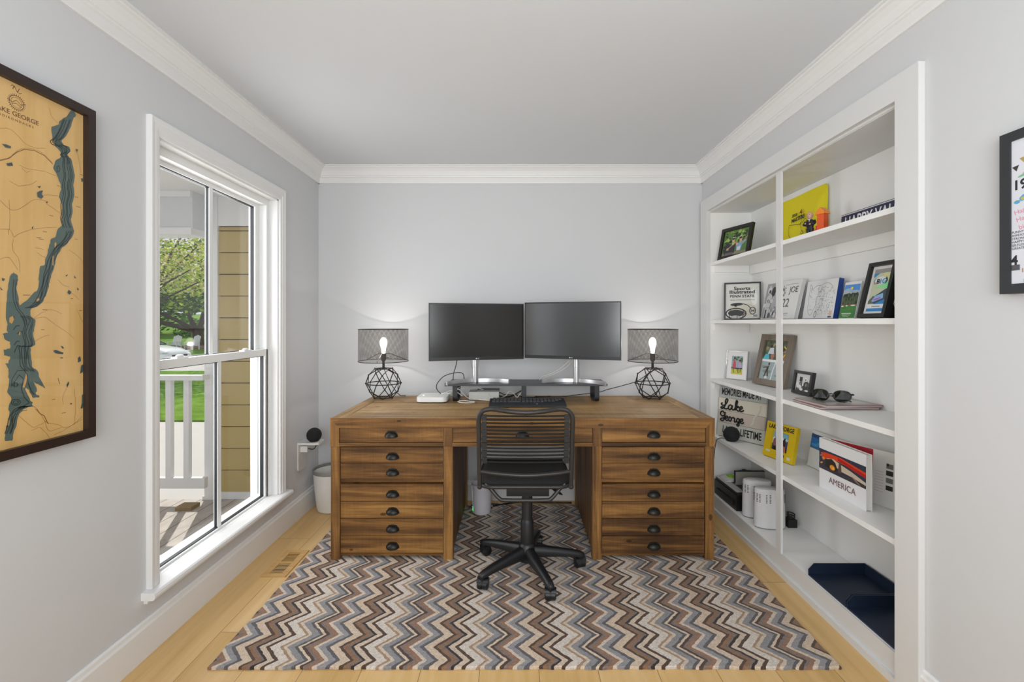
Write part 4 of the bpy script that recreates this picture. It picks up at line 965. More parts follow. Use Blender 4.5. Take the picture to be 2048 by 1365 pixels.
# ------------------------------------------------------------------ things on the shelves
def framed(name, label, cat, p, yaw, w, h, t, border, lean, fmat, items, mat_w=0, mat_col='#e6e4e0', group=None, easel=True, z=0, lip=None):
    """p = middle of the front bottom edge (x, y) in the room"""
    bx, by = -sin(yaw), cos(yaw)
    T = thing(name, label, cat, (p[0]+bx*t*cos(lean), p[1]+by*t*cos(lean), z), (-lean, 0, yaw), group)
    m = MB()
    for x0, x1 in ((-w/2, -w/2+border), (w/2-border, w/2)): m.prism([(x0, 0 if x0 < 0 else border), (x0, h if x0 < 0 else h-border), (x1, h-border if x0 < 0 else h), (x1, border if x0 < 0 else 0)], 'y', -t, 0)
    m.prism([(-w/2, 0), (-w/2+border, border), (w/2-border, border), (w/2, 0)], 'y', -t, 0); m.prism([(-w/2, h), (-w/2+border, h-border), (w/2-border, h-border), (w/2, h)], 'y', -t, 0)
    m.bevel(.0008, 1); m.build('frame', fmat, T)
    m = MB(); m.box(-w/2+border, -t*.5, border, w/2-border, -.001, h-border); m.build('mat_board' if mat_w else 'backing', plain(mat_col, .7, var=.02), T)
    o = border+mat_w
    art(T, 'photo', items, y=-t*.5-.0003, ox=-w/2+o, oz=o, sx=w-2*o, sz=h-2*o)
    if easel:
        m = MB(); L = h*.62; m.prism([(-w*.14, 0), (w*.14, 0), (w*.09, L), (-w*.09, L)], 'y', 0, .003)
        # strut swung out so that its foot reaches the shelf
        m.xform(Matrix.Translation((0, .001, L)) @ Matrix.Rotation(2*lean+.02, 4, 'X') @ Matrix.Translation((0, 0, -L)))
        m.build('easel', plain('#141414', .8), T)
    return T
rn = random.Random(11)
def leafy(n, cols, r0=.03, r1=.08, x0=0, x1=1, z0=0, z1=1):
    out = []
    for c in cols: out.append((c, [ell(rn.uniform(x0+r1, x1-r1), rn.uniform(z0+r1, z1-r1), rn.uniform(r0, r1), rn.uniform(r0, r1), 7, rn.uniform(0, 3)) for _ in range(n)]))
    return out
S5, S4, S3, S2 = [z+.0006 for z in SH]
# --- upper shelf
items = [('#5a7a3a', rect(0, 0, 1, 1))]+leafy(14, ('#7fa34a', '#3c5530', '#98b860', '#2b3a24'), z0=.4)+[('#8a8468', rect(0, 0, 1, .13)),
 ('#2f333b', [[(.08, .30), (.30, .46), (.52, .44), (.50, .08), (.10, .04), (.02, .3)], [(.0, .36), (.14, .30), (.3, .45), (.2, .55)]]), ('#7fa3d0', [[(.55, .40), (.78, .50), (.93, .55), (.9, .46), (.78, .36), (.74, .14), (.58, .16)]]), ('#cfd3da', [[(.60, .30), (.74, .32), (.72, .16), (.60, .16)], [(.36, .46), (.46, .48), (.42, .38)]]),
 ('#d7a883', [ell(.42, .58, .05, .075), ell(.70, .57, .05, .075), ell(.22, .27, .05), ell(.58, .42, .045)]), ('#1f2433', [ell(.41, .66, .055, .045), ell(.69, .65, .055, .045)]), ('#e4e2dc', [ell(.41, .70, .05, .015), ell(.69, .70, .05, .015)]), ('#b8935a', stroke([(.18, .24), (.36, .38), (.56, .50)], .04)+stroke([(.74, .40), (.97, .68)], .035)), ('#6b5f63', [[(.12, .0), (.45, .02), (.46, .12), (.14, .12)]])]
framed('picture_frame', 'black frame with photo of two anglers on the top shelf', 'picture frame', (1.432, 3.022), radians(-72.6), .268, .222, .02, .024, .20, plain('#171815', .45), items, z=S2)
# yellow pin flag leaning on the back panel
fl = thing('pin_flag', 'yellow golf pin flag standing against the back of the top shelf', 'flag', (1.642, 2.635, S2), (-.028, 0, -pi/2))
mb = MB(); nx, nz = 24, 16; fw, fh = .455, .318
def fz(i, j):
    x = -fw/2+fw*i/nx; z = fh*j/nz
    return (x, .003*sin(x*17+z*9)-.004*math.exp(-((x-z*.8+.02)/.03)**2), z-(.012 if (i in (0, nx) and j == nz) else 0))
F = [[fz(i, j) for i in range(nx+1)] for j in range(nz+1)]; G = [[(a, c+.003, d) for a, c, d in r] for r in F]
for A, fl_ in ((F, 0), (G, 1)):
    for j in range(nz):
        for i in range(nx): mb.face([A[j][i], A[j][i+1], A[j+1][i+1], A[j+1][i]], 0, True)
bnd = [(0, i) for i in range(nx)]+[(j, nx) for j in range(nz)]+[(nz, i) for i in range(nx, 0, -1)]+[(j, 0) for j in range(nz, 0, -1)]
for (a, c), (d, e) in zip(bnd, bnd[1:]+bnd[:1]): mb.face([F[a][c], F[d][e], G[d][e], G[a][c]], 0)
mb.build('cloth', plain('#e3d41c', .75, var=.04, scale=12), fl)
Kf = plain('#2b2a1e', .7)
lettering('2018', .024, Kf, fl, (-.046, -.0085, .206), 'year', extrude=.0002, shear=.25, bold=.0008)
lettering('MASTERS', .030, Kf, fl, (-.012, -.0085, .180), 'title', extrude=.0002, bold=.0010, shear=.1, rot=-.06)
out = stroke([(q[0], q[2]) for q in catmull([(a, 0, c) for a, c in ((-.05, .128), (-.02, .124), (.03, .120), (.05, .112), (.058, .118), (.064, .110), (.075, .118), (.10, .124), (.115, .138), (.13, .135), (.135, .110), (.130, .06), (.125, .02), (.10, .01), (.085, .028), (.06, .012), (.03, .02), (.01, .004), (-.02, .03), (-.045, .045), (-.058, .08), (-.055, .115))], 4, True)], .0032, True)
out += stroke([(.085, .19), (.085, .137), (.072, .118), (.088, .06)], .003)+stroke(ell(.089, .052, .010, .010, 14), .004, True)
art(fl, 'emblem', [('#2b2a1e', out), ('#8a1f22', [[(.085, .215), (.085, .182), (.060, .190)]])], y=-.0085, step=.0003, ox=-.0495, oz=.048, sx=.87, sz=.85)
# bald figurine in a black suit
fg = thing('figurine', 'bald toy figurine in black suit with crossed arms before the yellow flag', 'figurine', (1.515, 2.345, S2), (0, 0, radians(-64)))
Ms = plain('#1b1b1f', .5); Msk = plain('#d3a596', .5)
mb = MB()
for s in (-1, 1): mb.loft([[(s*.0085+rx*cos(q), ry*sin(q)+dy, z) for q in [2*pi*i/10 for i in range(10)]] for z, rx, ry, dy in ((0, .010, .014, -.004), (.006, .009, .012, -.003), (.012, .0075, .008, 0), (.035, .008, .009, 0), (.06, .0105, .011, 0))])
mb.loft([[(rx*cos(q), ry*sin(q), z) for q in [2*pi*i/14 for i in range(14)]] for z, rx, ry in ((.052, .017, .011), (.066, .016, .0115), (.085, .020, .012), (.098, .023, .011), (.104, .016, .009), (.107, .008, .006))])
for s in (-1, 1): mb.tube(catmull([(s*.022, 0, .099), (s*.026, -.003, .088), (s*.023, -.012, .080), (0, -.0165, .081+.003*s), (-s*.010, -.016, .083+.003*s)], 4), .0062, 8)
mb.build('suit', Ms, fg, smooth=60)
mb = MB(); mb.ball((0, -.001, .128), .0155, 14, 0, (.95, 1.0, 1.22)); mb.cyl((0, 0, .103), (0, 0, .115), .0065, seg=10); mb.ball((0, -.0165, .126), .0028, 8)
for s in (-1, 1): mb.ball((s*.0152, 0, .127), .0036, 8, 0, (.5, .8, 1.3)); mb.ball((s*.0115, -.020, .083+.003*-s), .0048, 8)
mb.build('head', Msk, fg, smooth=60)
mb = MB()
for s in (-1, 1): mb.ball((s*.0055, -.0155, .131), .0016, 6)
mb.box(-.004, -.0165, .1185, .004, -.0155, .1193); mb.build('face', plain('#2a1a18', .5), fg)
mb = MB(); mb.prism([(-.007, .106), (.007, .106), (0, .086)], 'y', -.0122, -.0105); mb.build('shirt', plain('#e8e8e8', .5), fg)
mb = MB(); mb.prism([(-.0015, .103), (.0015, .103), (.002, .09), (0, .087), (-.002, .09)], 'y', -.0132, -.0253); mb.build('tie', plain('#30303a', .5), fg)
# orange toy tower
tw = thing('toy_tower', 'orange toy tower with pitched roof beside the figurine', 'toy', (1.525, 2.285, S2), (0, 0, radians(-68)))
mb = MB(); mb.box(-.002, -.018, 0, .032, .016, .118); mb.bevel(.001, 1); mb.build('tower', plain('#e4581c', .4), tw)
mb = MB(); mb.prism([(-.009, .116), (.039, .116), (.034, .132), (.015, .150), (-.004, .132)], 'y', -.023, .021); mb.bevel(.001, 1); mb.build('roof', plain('#f08a24', .4), tw)
mb = MB()
for x0, h in ((-.030, .028), (-.021, .046), (-.012, .064)): mb.box(x0, -.014, 0, x0+.0095, .012, h)
mb.build('stair_wing', plain('#d23f1e', .4), tw)
# navy plate
sg = thing('navy_sign', 'navy metal sign with white lettering standing on the top shelf', 'sign', (1.618, 2.045, S2), (-.07, 0, -pi/2))
mb = MB(); mb.box(-.225, -.003, 0, .225, 0, .107); mb.bevel(.0012, 1); mb.build('rim', plain('#dfe1e4', .4), sg)
mb = MB(); mb.box(-.2215, -.0036, .003, .2215, -.0031, .1025); mb.build('plate', plain('#262a4a', .4), sg)
art(sg, 'hills', [('#2f4a3a', [[(.08, .055), (.14, .080), (.20, .098), (.2215, .1), (.2215, .05), (.1, .05)]]), ('#7d8d88', [[(.10, .072), (.15, .092), (.20, .101), (.2, .098), (.15, .085)]])], y=-.0038)
lettering('HAPPY VALLEY', .076, plain('#eceef0', .5), sg, (-.006, -.0040, .062), extrude=.0002, bold=.0010, sx=.76)
mb = MB(); mb.box(-.225, -.0005, .107, .225, .002, .1105); mb.build('top_bar', plain('#1c1d26', .5), sg)
# --- shelf at eye level
items = [('#d3d2cc', rect(0, 0, 1, 1)), ('#c9c3b2', [ell(.5, .25, .42, .2)]), ('#e6e6e2', [ell(.84, .62, .10, .24, 12, .1)]), ('#121212', [ell(.33, .405, .19, .045, 16, .06), rect(.27, .34, .33, .40)]), ('#131417', stroke(ell(.31, .14, .30, .15, 24), .035, True)), ('#101013', [ell(.31, .15, .24, .10, 18)]), ('#bcbcb8', [ell(.30, .035, .14, .05)]), ('#131417', stroke([(.14, .0), (.10, .14), (.16, .24)], .02)+stroke([(.34, -.0), (.35, .10)], .02)+stroke([(.5, .06), (.58, .14), (.52, .22)], .02)),
 ('#131417', stroke([(.52, .42), (.66, .38), (.75, .28)], .02)+stroke(ell(.80, .22, .09, .10, 12), .02, True)+stroke([(.74, .26), (.86, .18)], .015)+stroke([(.75, .18), (.86, .26)], .015)+stroke([(.73, .21), (.88, .22)], .015)), ('#8a8a86', [rect(.82, .05, .93, .11)])]
SI = framed('picture_frame', 'thin black frame around a magazine cover with football helmet', 'picture frame', (1.534, 3.085), radians(-27), .226, .258, .014, .010, .10, plain('#15171a', .35), items, easel=False, z=S3)
Tb = plain('#121212', .6)
for s, sz, zz, bo, sp_ in (('Sports', .032, .2155, .0007, 1), ('Illustrated', .032, .191, .0007, 1), ('PENN STATE', .024, .162, .0006, 1.12), ('SPECIAL COMMEMORATIVE EDITION', .009, .136, 0, 1)):
    lettering(s, sz, Tb, SI, (-.002 if sz > .01 else 0, -.0086, zz), extrude=.0001, bold=bo, spacing=sp_, sx=1.22 if sz > .03 else 1.0)
def leaner(name, label, cat, p, yaw, w, h, t, lean, cover, page='#d9d7d2', z=0, spine=None, group=None, wood_edge=None):
    bx, by = -sin(yaw), cos(yaw)
    T = thing(name, label, cat, (p[0]+bx*t*cos(lean), p[1]+by*t*cos(lean), z), (-lean, 0, yaw), group)
    m = MB(); m.box(-w/2, -t, 0, w/2, -t+.0022, h); m.box(-w/2, -.0022, 0, w/2, 0, h); m.box(-w/2, -t+.0023, 0, -w/2+.003, -.0023, h); m.build('cover', plain(spine or cover, .4, var=.02), T)
    m = MB(); m.box(-w/2+.0032, -t+.0023, .003, w/2-.004, -.0023, h-.003); m.build('pages', plain(page, .8, var=.06, scale=200), T)
    return T
jb = leaner('photo_book', 'white book with black-and-white football players, behind the center post', 'book', (1.568, 2.745), -pi/2, .352, .232, .022, .22, '#e3e2df', z=S3)
g = ['#3a3a3d', '#8b8b8e', '#b9b9bb', '#58585b', '#cfcfd0']
items = [('#9a9a9c', rect(-.172, .004, -.012, .228))]+[(c, [ell(rn.uniform(-.16, -.03), rn.uniform(.02, .21), rn.uniform(.006, .018), rn.uniform(.006, .02), 8) for _ in range(12)]) for c in g]+[
 ('#c4c4c5', [[(-.15, .07), (-.10, .075), (-.095, .15), (-.125, .165), (-.15, .14)], [(-.145, .01), (-.105, .01), (-.10, .07), (-.15, .07)]]), ('#d8d8d8', [ell(-.133, .183, .020, .022)]), ('#2b2b2d', [ell(-.085, .175, .022, .03), rect(-.138, .005, -.124, .06), ell(-.128, .176, .010, .012)]), ('#2b2b2d', stroke([(-.14, .115), (-.13, .125), (-.13, .105)], .004)+stroke([(-.118, .105), (-.112, .12), (-.112, .10)], .004)), ('#a9a9ab', [[(-.09, .06), (-.04, .08), (-.03, .16), (-.07, .15)]])]
items += [('#8e8e90', [ell(rn.uniform(-.012, .035), rn.uniform(.14, .215), rn.uniform(.003, .009), rn.uniform(.003, .009), 7) for _ in range(14)]), ('#bdbdbe', stroke([(.03, .207), (.06, .205), (.10, .209), (.15, .206)], .004)), ('#b3b3b4', rect(.0, .03, .11, .034)), ('#c6c6c6', rect(.0, .02, .10, .023))]
art(jb, 'cover_print', items, y=-.0223)
lettering('JOE', .052, plain('#4a4a4c', .6), jb, (.118, -.0235, .172), 'title', extrude=.0001)
lettering('22', .072, plain('#5c5c5e', .6), jb, (.062, -.0235, .094), 'number', extrude=.0001)
cv = thing('canvas_print', 'white canvas with line drawing of a lion head and blue edge', 'canvas', (1.600, 2.382, S3), (-.16, 0, -pi/2))
mb = MB(); mb.box(-.121, -.026, 0, .121, -.0005, .205); mb.bevel(.0015, 1); mb.build('stretcher', plain('#1b3f86', .5), cv)
mb = MB(); mb.box(-.1205, -.0265, .0005, .1205, -.0261, .2045); mb.build('front', plain('#dededc', .7, var=.02), cv)
ink = []
def sq(pts, w=.0016, n=4): return stroke([(q[0], q[2]) for q in catmull([(a, 0, c) for a, c in pts], n)], w)
ink += sq([(-.088, .16), (-.095, .175), (-.088, .185), (-.075, .17), (-.07, .155), (-.06, .165), (-.035, .178), (-.01, .176), (.02, .185), (.05, .185), (.075, .172), (.09, .15)])
ink += sq([(-.088, .16), (-.092, .13), (-.088, .09), (-.09, .06), (-.08, .035), (-.062, .018), (-.045, .03), (-.04, .05), (-.028, .07), (-.03, .10), (-.02, .12), (0, .118)])
ink += sq([(-.01, .176), (-.02, .155), (-.012, .135), (.005, .15), (.01, .172)])+sq([(-.075, .17), (-.08, .15), (-.07, .14)])+sq([(-.085, .125), (-.075, .12), (-.078, .112)])+sq([(-.08, .045), (-.065, .05), (-.05, .045)])+sq([(-.03, .02), (-.02, .04), (-.01, .02), (-.022, .006), (-.03, .02)], .003)
for _ in range(150):
    a, c = rn.uniform(-.03, .10), rn.uniform(.02, .165); L = rn.uniform(.003, .014); q = rn.choice((0, 0, pi/2, rn.uniform(0, 3)))
    ink += stroke([(a, c), (a+L*cos(q), c+L*sin(q))], rn.uniform(.0006, .0018))
for _ in range(40):
    a, c = rn.uniform(-.085, -.03), rn.uniform(.06, .17); q = rn.uniform(0, 3); ink += stroke([(a, c), (a+.006*cos(q), c+.006*sin(q))], .0006)
art(cv, 'drawing', [('#56565a', ink), ('#d9b9a4', [rect(.085, .015, .105, .04)]), ('#3b4a66', [rect(.08, .004, .105, .012)])], y=-.0268)
gb = leaner('golf_brochure', 'narrow brochure with golf hole, trees and blue sky', 'brochure', (1.560, 2.150), -pi/2, .104, .178, .008, .20, '#e2e2e0', z=S3)
items = [('#4f8fd6', rect(-.05, .13, .05, .165)), ('#9db6cf', [ell(-.02, .135, .03, .012), ell(.02, .125, .035, .012)]), ('#a9b4b8', rect(-.05, .112, .05, .130)), ('#3c4a36', rect(-.05, .066, .05, .116)), ('#2f3a2c', [ell(-.04+.01*k, .114+rn.uniform(-.004, .006), .008, .01) for k in range(9)]), ('#4f5d40', [ell(rn.uniform(-.045, .045), rn.uniform(.07, .11), .006, .01) for _ in range(22)]), ('#8a5a40', rect(-.05, .060, .05, .068)), ('#3f8038', rect(-.05, .003, .05, .062)), ('#e8e6e0', [ell(-.04, .06, .008, .003), ell(-.012, .062, .006, .003), ell(.028, .063, .016, .003)]), ('#2c5c2a', [ell(-.03, .052, .016, .002)]), ('#e7d23a', [ell(.0, .147, .009, .006)]), ('#cfe0c8', [rect(-.036, .0225, .026, .0265), rect(-.032, .0155, .020, .0180), rect(-.026, .0095, .012, .0115)])]
art(gb, 'cover_print', items, y=-.0083)
leaner('white_booklet', 'white booklet mostly hidden behind the golf brochure', 'booklet', (1.612, 2.135), -pi/2, .106, .196, .006, .14, '#dcdcd9', z=S3)
items = [('#c9cdb0', rect(0, 0, 1, 1)), ('#9c9a98', rect(0, .90, 1, 1)), ('#3f8fc8', [[(0, .80), (0, .90), (.35, .90), (.1, .82)]]), ('#8fe39a', [[(.45, .60), (1, .70), (1, .52), (.2, .55)]]), ('#d8d9a0', [[(.6, .9), (1, .9), (1, .72), (.5, .72)]]), ('#33505a', [[(0, .18), (.1, .30), (.9, .52), (1, .52), (1, .18)]]), ('#5f6a60', [[(0, .18), (.0, .25), (.25, .38), (.3, .18)]]), ('#8fb6e0', [[(.2, .24), (.35, .36), (.8, .42), (.85, .3), (.3, .22)]]), ('#b55ac0', [ell(.35+.08*k, .27+.01*k, .05, .02) for k in range(5)]), ('#2b86c8', [[(.3, .16), (1, .28), (1, .16)], rect(0, 0, 1, .07)]), ('#e6e5e2', rect(0, .07, 1, .165)), ('#5a5a5a', [rect(.3+.07*k, .10, .345+.07*k, .125) for k in range(7)]), ('#e3e4de', [ell(.48, .72, .34, .095, 18)]), ('#38a0d0', stroke([(.16, .66), (.12, .72), (.18, .78)], .04)), ('#2f3b30', stroke([(.80, .66), (.86, .72), (.80, .78)], .05)), ('#d05a3a', stroke([(.2, .64), (.14, .70)], .03))]
tk = framed('picture_frame', 'black frame with white mat around a colourful game ticket', 'picture frame', (1.512, 1.948), -pi/2, .148, .246, .028, .016, .235, plain('#1e201f', .45), items, mat_w=.013, z=S3, easel=True)
lettering('B', .030, plain('#1d1f22', .6), tk, (-.013, -.0168, .160), 'ticket_letter', extrude=.0001, bold=.0008)
lettering('1G', .030, plain('#3f97cf', .6), tk, (.012, -.0168, .160), 'ticket_mark', extrude=.0001, bold=.0008)
framed('picture_frame', 'dark frame half hidden behind the ticket frame at the shelf end', 'picture frame', (1.548, 1.775), -pi/2, .17, .215, .02, .018, .20, plain('#2a2b2a', .45), [('#8b8b88', rect(0, 0, 1, 1)), ('#5d5f5e', [ell(.5, .4, .3, .3)])], z=S3, easel=True)
# --- shelf with frames
items = [('#8ea6b0', rect(0, .35, 1, 1)), ('#4d6a4a', [ell(rn.uniform(.1, .9), rn.uniform(.6, .95), .12, .06, 8) for _ in range(9)]), ('#c5bd4a', rect(0, 0, 1, .32)), ('#9aa043', [ell(rn.uniform(.1, .9), rn.uniform(.03, .28), .1, .03, 8) for _ in range(8)]), ('#c93f52', [[(.08, .38), (.42, .38), (.36, .72), (.20, .76)]]), ('#b07f6a', [ell(.28, .82, .09, .07), ell(.74, .72, .09, .07), rect(.25, .70, .33, .78)]), ('#3a2a24', [ell(.27, .87, .09, .05), ell(.75, .77, .10, .05)]), ('#b6a2c4', [[(.6, .36), (.92, .36), (.86, .66), (.68, .66)]]), ('#33373a', [rect(0, .30, 1, .36), rect(.2, .1, .25, .3), rect(.6, .1, .65, .3), rect(.8, .12, .85, .3)])]
framed('picture_frame', 'white-matted silver frame with photo of two children on a bench', 'picture frame', (1.508, 3.128), radians(-54), .150, .198, .014, .005, .14, plain('#b9b9b8', .3, metal=.6), items, mat_w=.031, mat_col='#e8e6e6', z=S4)
mb = MB(); mb.lathe([(.022, 0), (.026, .004), (.028, .06), (.028, .085)], (1.615, 3.02, S4), 20)
mb.cyl((1.612, 3.015, S4+.085), (1.610, 3.012, S4+.098), .004, seg=8)
solo(mb, 'candle_jar', plain('#d6d4cf', .4), 'small white jar peeking out behind the brown picture frame', 'jar', (1.615, 3.02, S4), smooth=40)
M_grw = wood('greywood', [(.25, '#5f5348'), (.5, '#7a6e62'), (.75, '#8f8478')], 'Z', grain=30, knots=False)
items = [('#9fb0b0', rect(0, 0, 1, .46)), ('#4d5a44', rect(0, .50, 1, 1))]+leafy(10, ('#6b7a52', '#39432f', '#a39a70', '#55604a'), .03, .07, z0=.62)+[('#e9eef0', rect(0, .455, 1, .515)), ('#55bfd6', [[(.02, .52), (.10, .64), (.25, .66), (.30, .52)]]), ('#a6705a', [ell(.42, .62, .08, .10), ell(.82, .74, .07, .05), [(.68, .52), (.95, .52), (.92, .68), (.74, .68)], ell(.30, .80, .06, .05), ell(.66, .88, .10, .08)]), ('#cfd8e2', [[(.2, .66), (.46, .66), (.42, .82), (.26, .82)]]), ('#4a2f28', [ell(.82, .78, .075, .04), ell(.30, .85, .06, .04)]), ('#e6d23a', stroke([(.88, .60), (.97, .70), (.96, .80), (.86, .86)], .03)),
 ('#eef2f2', stroke([(.52, 0), (.56, .25), (.62, .46)], .035)), ('#8fb4e0', [rect(.64, .33, .99, .43)]), ('#7f9392', [ell(.3, .2, .2, .05), ell(.2, .32, .15, .03), ell(.8, .12, .15, .03)]), ('#4b3530', [[(.24, .20), (.30, .34), (.36, .36), (.35, .22), (.40, .08), (.35, .08), (.30, .2), (.24, .06), (.20, .06)], ell(.35, .40, .035, .035), [(.10, .30), (.29, .33), (.29, .30), (.12, .28)]]), ('#e2e6e4', [ell(.30, .05, .06, .03)])]
framed('picture_frame', 'large brown wood frame with a beach photo collage behind the center post', 'picture frame', (1.546, 2.805), radians(-81), .274, .322, .022, .038, .225, M_grw, items, z=S4, easel=False)
items = [('#d2d2d0', rect(0, 0, 1, 1)), ('#4a4a4a', [[(.02, .0), (1, 0), (1, .45), (.75, .62), (.55, .5), (.3, .55), (.1, .4)]]), ('#2a2a2a', [rect(.22, .55, .42, .82), [(.5, .1), (.85, .1), (.8, .55), (.6, .6)]]), ('#e4e4e2', [ell(.64, .70, .10, .12), ell(.25, .25, .18, .12, 9), ell(.4, .12, .12, .08, 8), ell(.8, .08, .15, .05), ell(.12, .4, .1, .1, 8), ell(.48, .42, .05, .12)]), ('#8a8a88', [ell(.30, .42, .08, .06), ell(.2, .15, .06, .04), ell(.7, .4, .05, .1), ell(.64, .68, .05, .06)])]
framed('picture_frame', 'small black frame with black-and-white photo next to the sunglasses', 'picture frame', (1.545, 2.478), radians(-88), .150, .128, .020, .016, .16, plain('#1c1c1c', .4), items, z=S4)
def magazine(z, dx, dy, rot, label, edge, top):
    T = thing('magazine', label, 'magazine', (1.513+dx, 2.165+dy, z), (0, 0, rot), group='two magazines under the sunglasses')
    m = MB(); m.box(-.130, -.108, .0015, .128, .106, .0085); m.build('pages', plain('#b9b3ae', .7, var=.1, scale=300), T)
    m = MB(); m.box(-.1325, -.11, 0, .1325, .108, .0015); m.box(-.1325, -.11, .0085, .1325, .108, .0105); m.build('cover', plain(edge, .35), T)
    return T
m1 = magazine(S4, 0, .0, radians(-2), 'lower red-edged magazine of the pile under the sunglasses', '#8a5457', None)
m2 = magazine(S4+.0106, .006, -.010, radians(3), 'upper red-edged magazine of the pile under the sunglasses', '#a08080', None)
mb = MB(); mb.box(-.126, -.1, .0106, .126, .1, .0109); mb.box(-.09, -.03, .0109, .0, .05, .0111, 1); mb.box(.02, -.07, .0109, .1, .04, .0111, 2); mb.box(-.132, -.1095, .0106, .132, -.104, .0110, 3); mb.box(-.132, .102, .0106, .132, .1075, .0110, 3); mb.build('cover_print', [plain('#a9a6a2', .3), plain('#3a3a3c', .3), plain('#c9c7c2', .3), plain('#a8323f', .35)], m2)
sgz = thing('sunglasses', 'dark green sunglasses lying folded on the magazines', 'sunglasses', (1.475, 2.130, S4+.0217), (0, 0, radians(-38)))
M_gl = plain('#15201a', .25); lensm = glass_mat('m_lens', '#5d6742', .05); sgz.scale = (1.22, 1.22, 1.22)
mb = MB()
def lens(cx, s=1.0): return [(cx+s*(.0275*cos(q)*(1+.08*sin(q))), -.0045+.004*(1-abs(cos(q)))-(((cx+.0275*cos(q))/.07)**2)*-.010, .0245+s*.021*sin(q)+.003*sin(q)*abs(cos(q))) for q in [2*pi*i/24 for i in range(24)]]
for cx_ in (-.0345, .0345): mb.tube(lens(cx_), .0020, 6, closed=True)
mb.tube([(-.009, -.004, .030), (0, -.006, .0335), (.009, -.004, .030)], .0022, 6)
for s in (-1, 1): mb.tube([(s*.062, .005, .034), (s*.068, .008, .034), (s*.069, .013, .032)], .0028, 6)
mb.build('frame', M_gl, sgz, smooth=60)
for cx_ in (-.0345, .0345):
    m = MB(); a = lens(cx_, .97); m.loft([a, [(x, y+.0012, z) for x, y, z in a]], 0, True, False); m.build('lens', lensm, sgz)
for s in (-1, 1):
    m = MB(); m.tube(catmull([(s*.069, .013, .032), (s*.045, .020+.004*s, .028), (-s*.03, .022+.004*s, .016), (-s*.062, .024+.004*s, .004)], 5), .0026, 6); m.build('temple', M_gl, sgz, smooth=60)
# --- shelf with the plank sign
ps = thing('plank_sign', 'whitewashed plank sign with black lake lettering behind the ball speaker', 'sign', (1.500, 3.036, S5), (-.10, 0, radians(-59.5)))
cols = ['#b9bdb9', '#d8d2c2', '#c3b7ac', '#bfc0b6']
zs = [.268, .182, .098, .004]; hs = [.076, .084, .082, .092]
for k in range(4):
    m = MB(); x0 = -.166-(.004 if k in (1, 3) else 0); m.box(x0, -.014, zs[k], .166-(.004 if k == 2 else 0), 0, zs[k]+hs[k]); m.bevel(.0015, 1)
    m.build('plank', wood('whitewash%d' % k, [(.15, '#8a8378'), (.33, cols[k]), (.9, cols[k])], 'X', grain=24, knots=False, bump=.15), ps)
m = MB()
for x in (-.10, .10): m.box(x-.015, .0002, .01, x+.015, .010, .335)
m.build('batten', M_oak, ps)
Ki = plain('#1b1a19', .6)
lettering('MEMORIES MADE AT', .066, Ki, ps, (-.010, -.0145, .306), 'line', extrude=.0003, sx=.47, bold=.0012)
lettering('LAST A LIFETIME', .068, Ki, ps, (.008, -.0145, .050), 'line', extrude=.0003, sx=.56, bold=.0012)
def script(glyphs, ox, oz, sx, sz, r, name):
    m = MB()
    for st in glyphs: m.tube([(ox+p[0]*sx, -.0175, oz+p[2]*sz) for p in catmull([(a, 0, c) for a, c in st], 5)], r, 6)
    return m.build(name, Ki, ps, smooth=60)
Lk = [[(.10,.62),(.02,.50),(.10,.36),(.30,.42),(.46,.75),(.50,1.02),(.40,1.08),(.33,.85),(.34,.5),(.24,.12),(.08,0),(0,.10),(.12,.18),(.36,.02),(.56,.10)],
 [(.86,.42),(.74,.52),(.60,.36),(.60,.10),(.74,.03),(.86,.36),(.89,.50),(.87,.15),(.96,.03),(1.06,.14)], [(1.06,.14),(1.20,.60),(1.26,.98),(1.17,1.06),(1.13,.7),(1.12,.02)], [(1.13,.25),(1.28,.50),(1.36,.42),(1.18,.28),(1.28,.06),(1.40,.04),(1.46,.14)], [(1.44,.20),(1.62,.34),(1.60,.52),(1.48,.46),(1.46,.14),(1.58,.02),(1.76,.18)]]
script(Lk, -.150, .190, .096, .064, .0050, 'script_word')
Ge = [[(.36,.82),(.24,1.04),(.06,.92),(.04,.62),(.20,.46),(.38,.62),(.44,1.0),(.42,.4),(.32,-.02),(.10,-.06),(.08,.12),(.28,.24),(.52,.34)], [(.50,.26),(.68,.36),(.66,.54),(.54,.48),(.52,.16),(.62,.03),(.78,.16)],
 [(.98,.46),(.86,.52),(.80,.20),(.92,.03),(1.04,.22),(.99,.46),(1.10,.42)], [(1.12,.44),(1.20,.56),(1.20,.46),(1.32,.46),(1.30,.10),(1.38,.03),(1.46,.14)], [(1.70,.44),(1.58,.52),(1.50,.26),(1.60,.06),(1.72,.30),(1.74,.50),(1.72,-.2),(1.60,-.34),(1.54,-.2),(1.72,.02),(1.84,.16)], [(1.82,.22),(2.0,.34),(1.98,.54),(1.86,.48),(1.84,.14),(1.96,.02),(2.12,.18)]]
script(Ge, -.152, .112, .083, .058, .0046, 'script_word')
lkp = [(.128,.250),(.124,.238),(.126,.225),(.116,.205),(.106,.190),(.094,.178),(.090,.166),(.082,.160),(.086,.150),(.080,.135),(.070,.118),(.062,.112),(.074,.112),(.088,.120),(.096,.136),(.094,.152),(.102,.166),(.114,.180),(.124,.198),(.133,.218),(.134,.236),(.134,.250)]
m = MB(); m.prism(rough_line([(a, c) for a, c in lkp], 1, .001), 'y', -.0165, -.0142); m.build('lake_shape', plain('#c9c7bd', .6), ps)
m = MB()
for z_ in zs[:3]: m.box(-.160, -.0085, z_-.0035, .158, -.0015, z_+.0005)
speaker((1.432, 3.025, S5), 'black ball smart speaker in front of the plank sign', [(-.03, .03, .01), (-.055, .055, .003), (-.075, .06, -.02), (-.075, .085, -.09), (-.06, .13, -.16)], .051)
